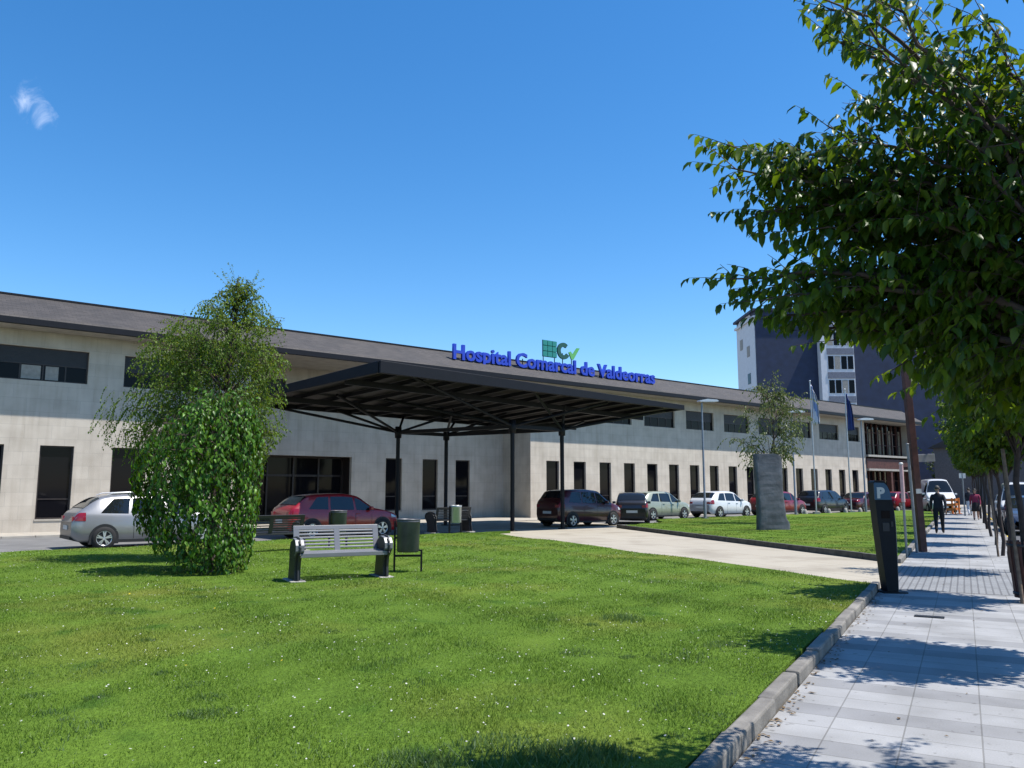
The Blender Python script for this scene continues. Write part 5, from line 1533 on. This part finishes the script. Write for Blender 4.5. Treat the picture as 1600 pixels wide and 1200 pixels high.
cloth = lambda n, c: mat(n, c, .85, 0, .12, 9, .2, 60)
navy = cloth('dark_jacket', (.012,.013,.022)); trs = cloth('black_trousers', (.008,.008,.010)); shoe = mat('dark_shoes', (.01,.009,.009), .4)
redc = cloth('crimson_jumper', (.22,.02,.06)); whitec = cloth('white_shirt', (.6,.6,.6)); dk = cloth('black_skirt', (.012,.010,.012)); palet = cloth('pale_trousers', (.5,.5,.52))
p = at(1469, 834, 0); person(Vector((p.x,p.y,0)), SA, 'man in dark jacket and black trousers walking away along the pavement', navy, trs, shoe, hair_grey, .24, .16, 1.76)
p = at(1526, 813, 0); person(Vector((p.x,p.y,0)), SA+R(180), 'woman in a crimson top and black skirt on the far pavement', redc, dk, shoe, hair_dark, .14, .1, 1.66, dk, True, None, True)
p = at(1516, 806, 0); person(Vector((p.x,p.y,0)), SA+R(10), 'person in a dark top and pale trousers ahead of the woman in crimson', navy, palet, shoe, hair_dark, .2, .12, 1.72)

# ------------------------------------------------------------------ light, sky, camera
SUN_AZ, SUN_EL = math.atan2(.985, -.17), R(63.5)           # azimuth measured from +Y towards +X
sd = Vector((math.sin(SUN_AZ)*math.cos(SUN_EL), math.cos(SUN_AZ)*math.cos(SUN_EL), math.sin(SUN_EL)))
sun = bpy.data.lights.new('sun', 'SUN'); sun.energy = 5.0; sun.angle = R(.53); sun.color = (1, .955, .88)
so = bpy.data.objects.new('sun', sun); COL.objects.link(so); so.rotation_euler = sd.to_track_quat('Z', 'Y').to_euler(); so.location = (30, -10, 60)

w = bpy.data.worlds.new('World'); scene.world = w; w.use_nodes = True
nt = NT(w); bg = nt.n['Background']
sky = nt.new('ShaderNodeTexSky'); sky.sky_type = 'NISHITA'; sky.sun_disc = False
sky.sun_elevation = SUN_EL; sky.sun_rotation = SUN_AZ; sky.altitude = 300; sky.air_density = 1.0; sky.dust_density = .3; sky.ozone_density = 3.0
# one small wisp of cloud high on the left
tc = nt.new('ShaderNodeTexCoord'); mp = nt.new('ShaderNodeMapping')
cdir = ray(52, 162).normalized()
vm = nt.new('ShaderNodeVectorMath', operation='DISTANCE'); vm.inputs[1].default_value = cdir; nt.link(tc.outputs['Generated'], vm.inputs[0])
nz = nt.new('ShaderNodeTexNoise'); nz.inputs['Scale'].default_value = 34; nz.inputs['Detail'].default_value = 8; nz.inputs['Roughness'].default_value = .62; nz.inputs['Distortion'].default_value = .6
nt.link(tc.outputs['Generated'], nz.inputs['Vector'])
fa = nt.new('ShaderNodeMapRange', interpolation_type='SMOOTHSTEP'); fa.inputs[1].default_value = .0; fa.inputs[2].default_value = .062; fa.inputs[3].default_value = .22; fa.inputs[4].default_value = -.35
nt.link(vm.outputs['Value'], fa.inputs[0])
ad = nt.new('ShaderNodeMath', operation='ADD'); nt.link(fa.outputs[0], ad.inputs[0]); nt.link(nz.outputs['Fac'], ad.inputs[1])
mr = nt.new('ShaderNodeMapRange', interpolation_type='SMOOTHSTEP'); mr.inputs[1].default_value = .58; mr.inputs[2].default_value = 1.0; mr.inputs[4].default_value = .42
nt.link(ad.outputs[0], mr.inputs[0])
mx = nt.new('ShaderNodeMix', data_type='RGBA'); nt.link(mr.outputs[0], mx.inputs[0]); hsv = nt.new('ShaderNodeHueSaturation'); hsv.inputs['Saturation'].default_value = 1.32; hsv.inputs['Hue'].default_value = .5; hsv.inputs['Value'].default_value = 1.0; nt.link(sky.outputs[0], hsv.inputs['Color']); nt.link(hsv.outputs[0], mx.inputs[6]); mx.inputs[7].default_value = (8.0,8.4,9.2,1)
nt.link(mx.outputs[2], bg.inputs['Color']); bg.inputs['Strength'].default_value = .132

cam = bpy.data.cameras.new('camera'); co = bpy.data.objects.new('camera', cam); COL.objects.link(co)
co.location = (0, 0, CAM_H); co.rotation_euler = (R(90)+PITCH, 0, 0)
cam.sensor_fit = 'HORIZONTAL'; cam.sensor_width = 36; cam.lens = FOC*36/1600; cam.clip_start = .05; cam.clip_end = 4000
scene.camera = co
scene.render.engine = 'CYCLES'
vs = scene.view_settings; vs.view_transform = 'Standard'; vs.look = 'None'; vs.exposure = 0.62; vs.gamma = 1.0; vs.use_curve_mapping = False
scene.cycles.use_denoising = True; scene.cycles.max_bounces = 6; scene.cycles.diffuse_bounces = 1; scene.cycles.glossy_bounces = 3; scene.cycles.transmission_bounces = 4; scene.cycles.transparent_max_bounces = 8
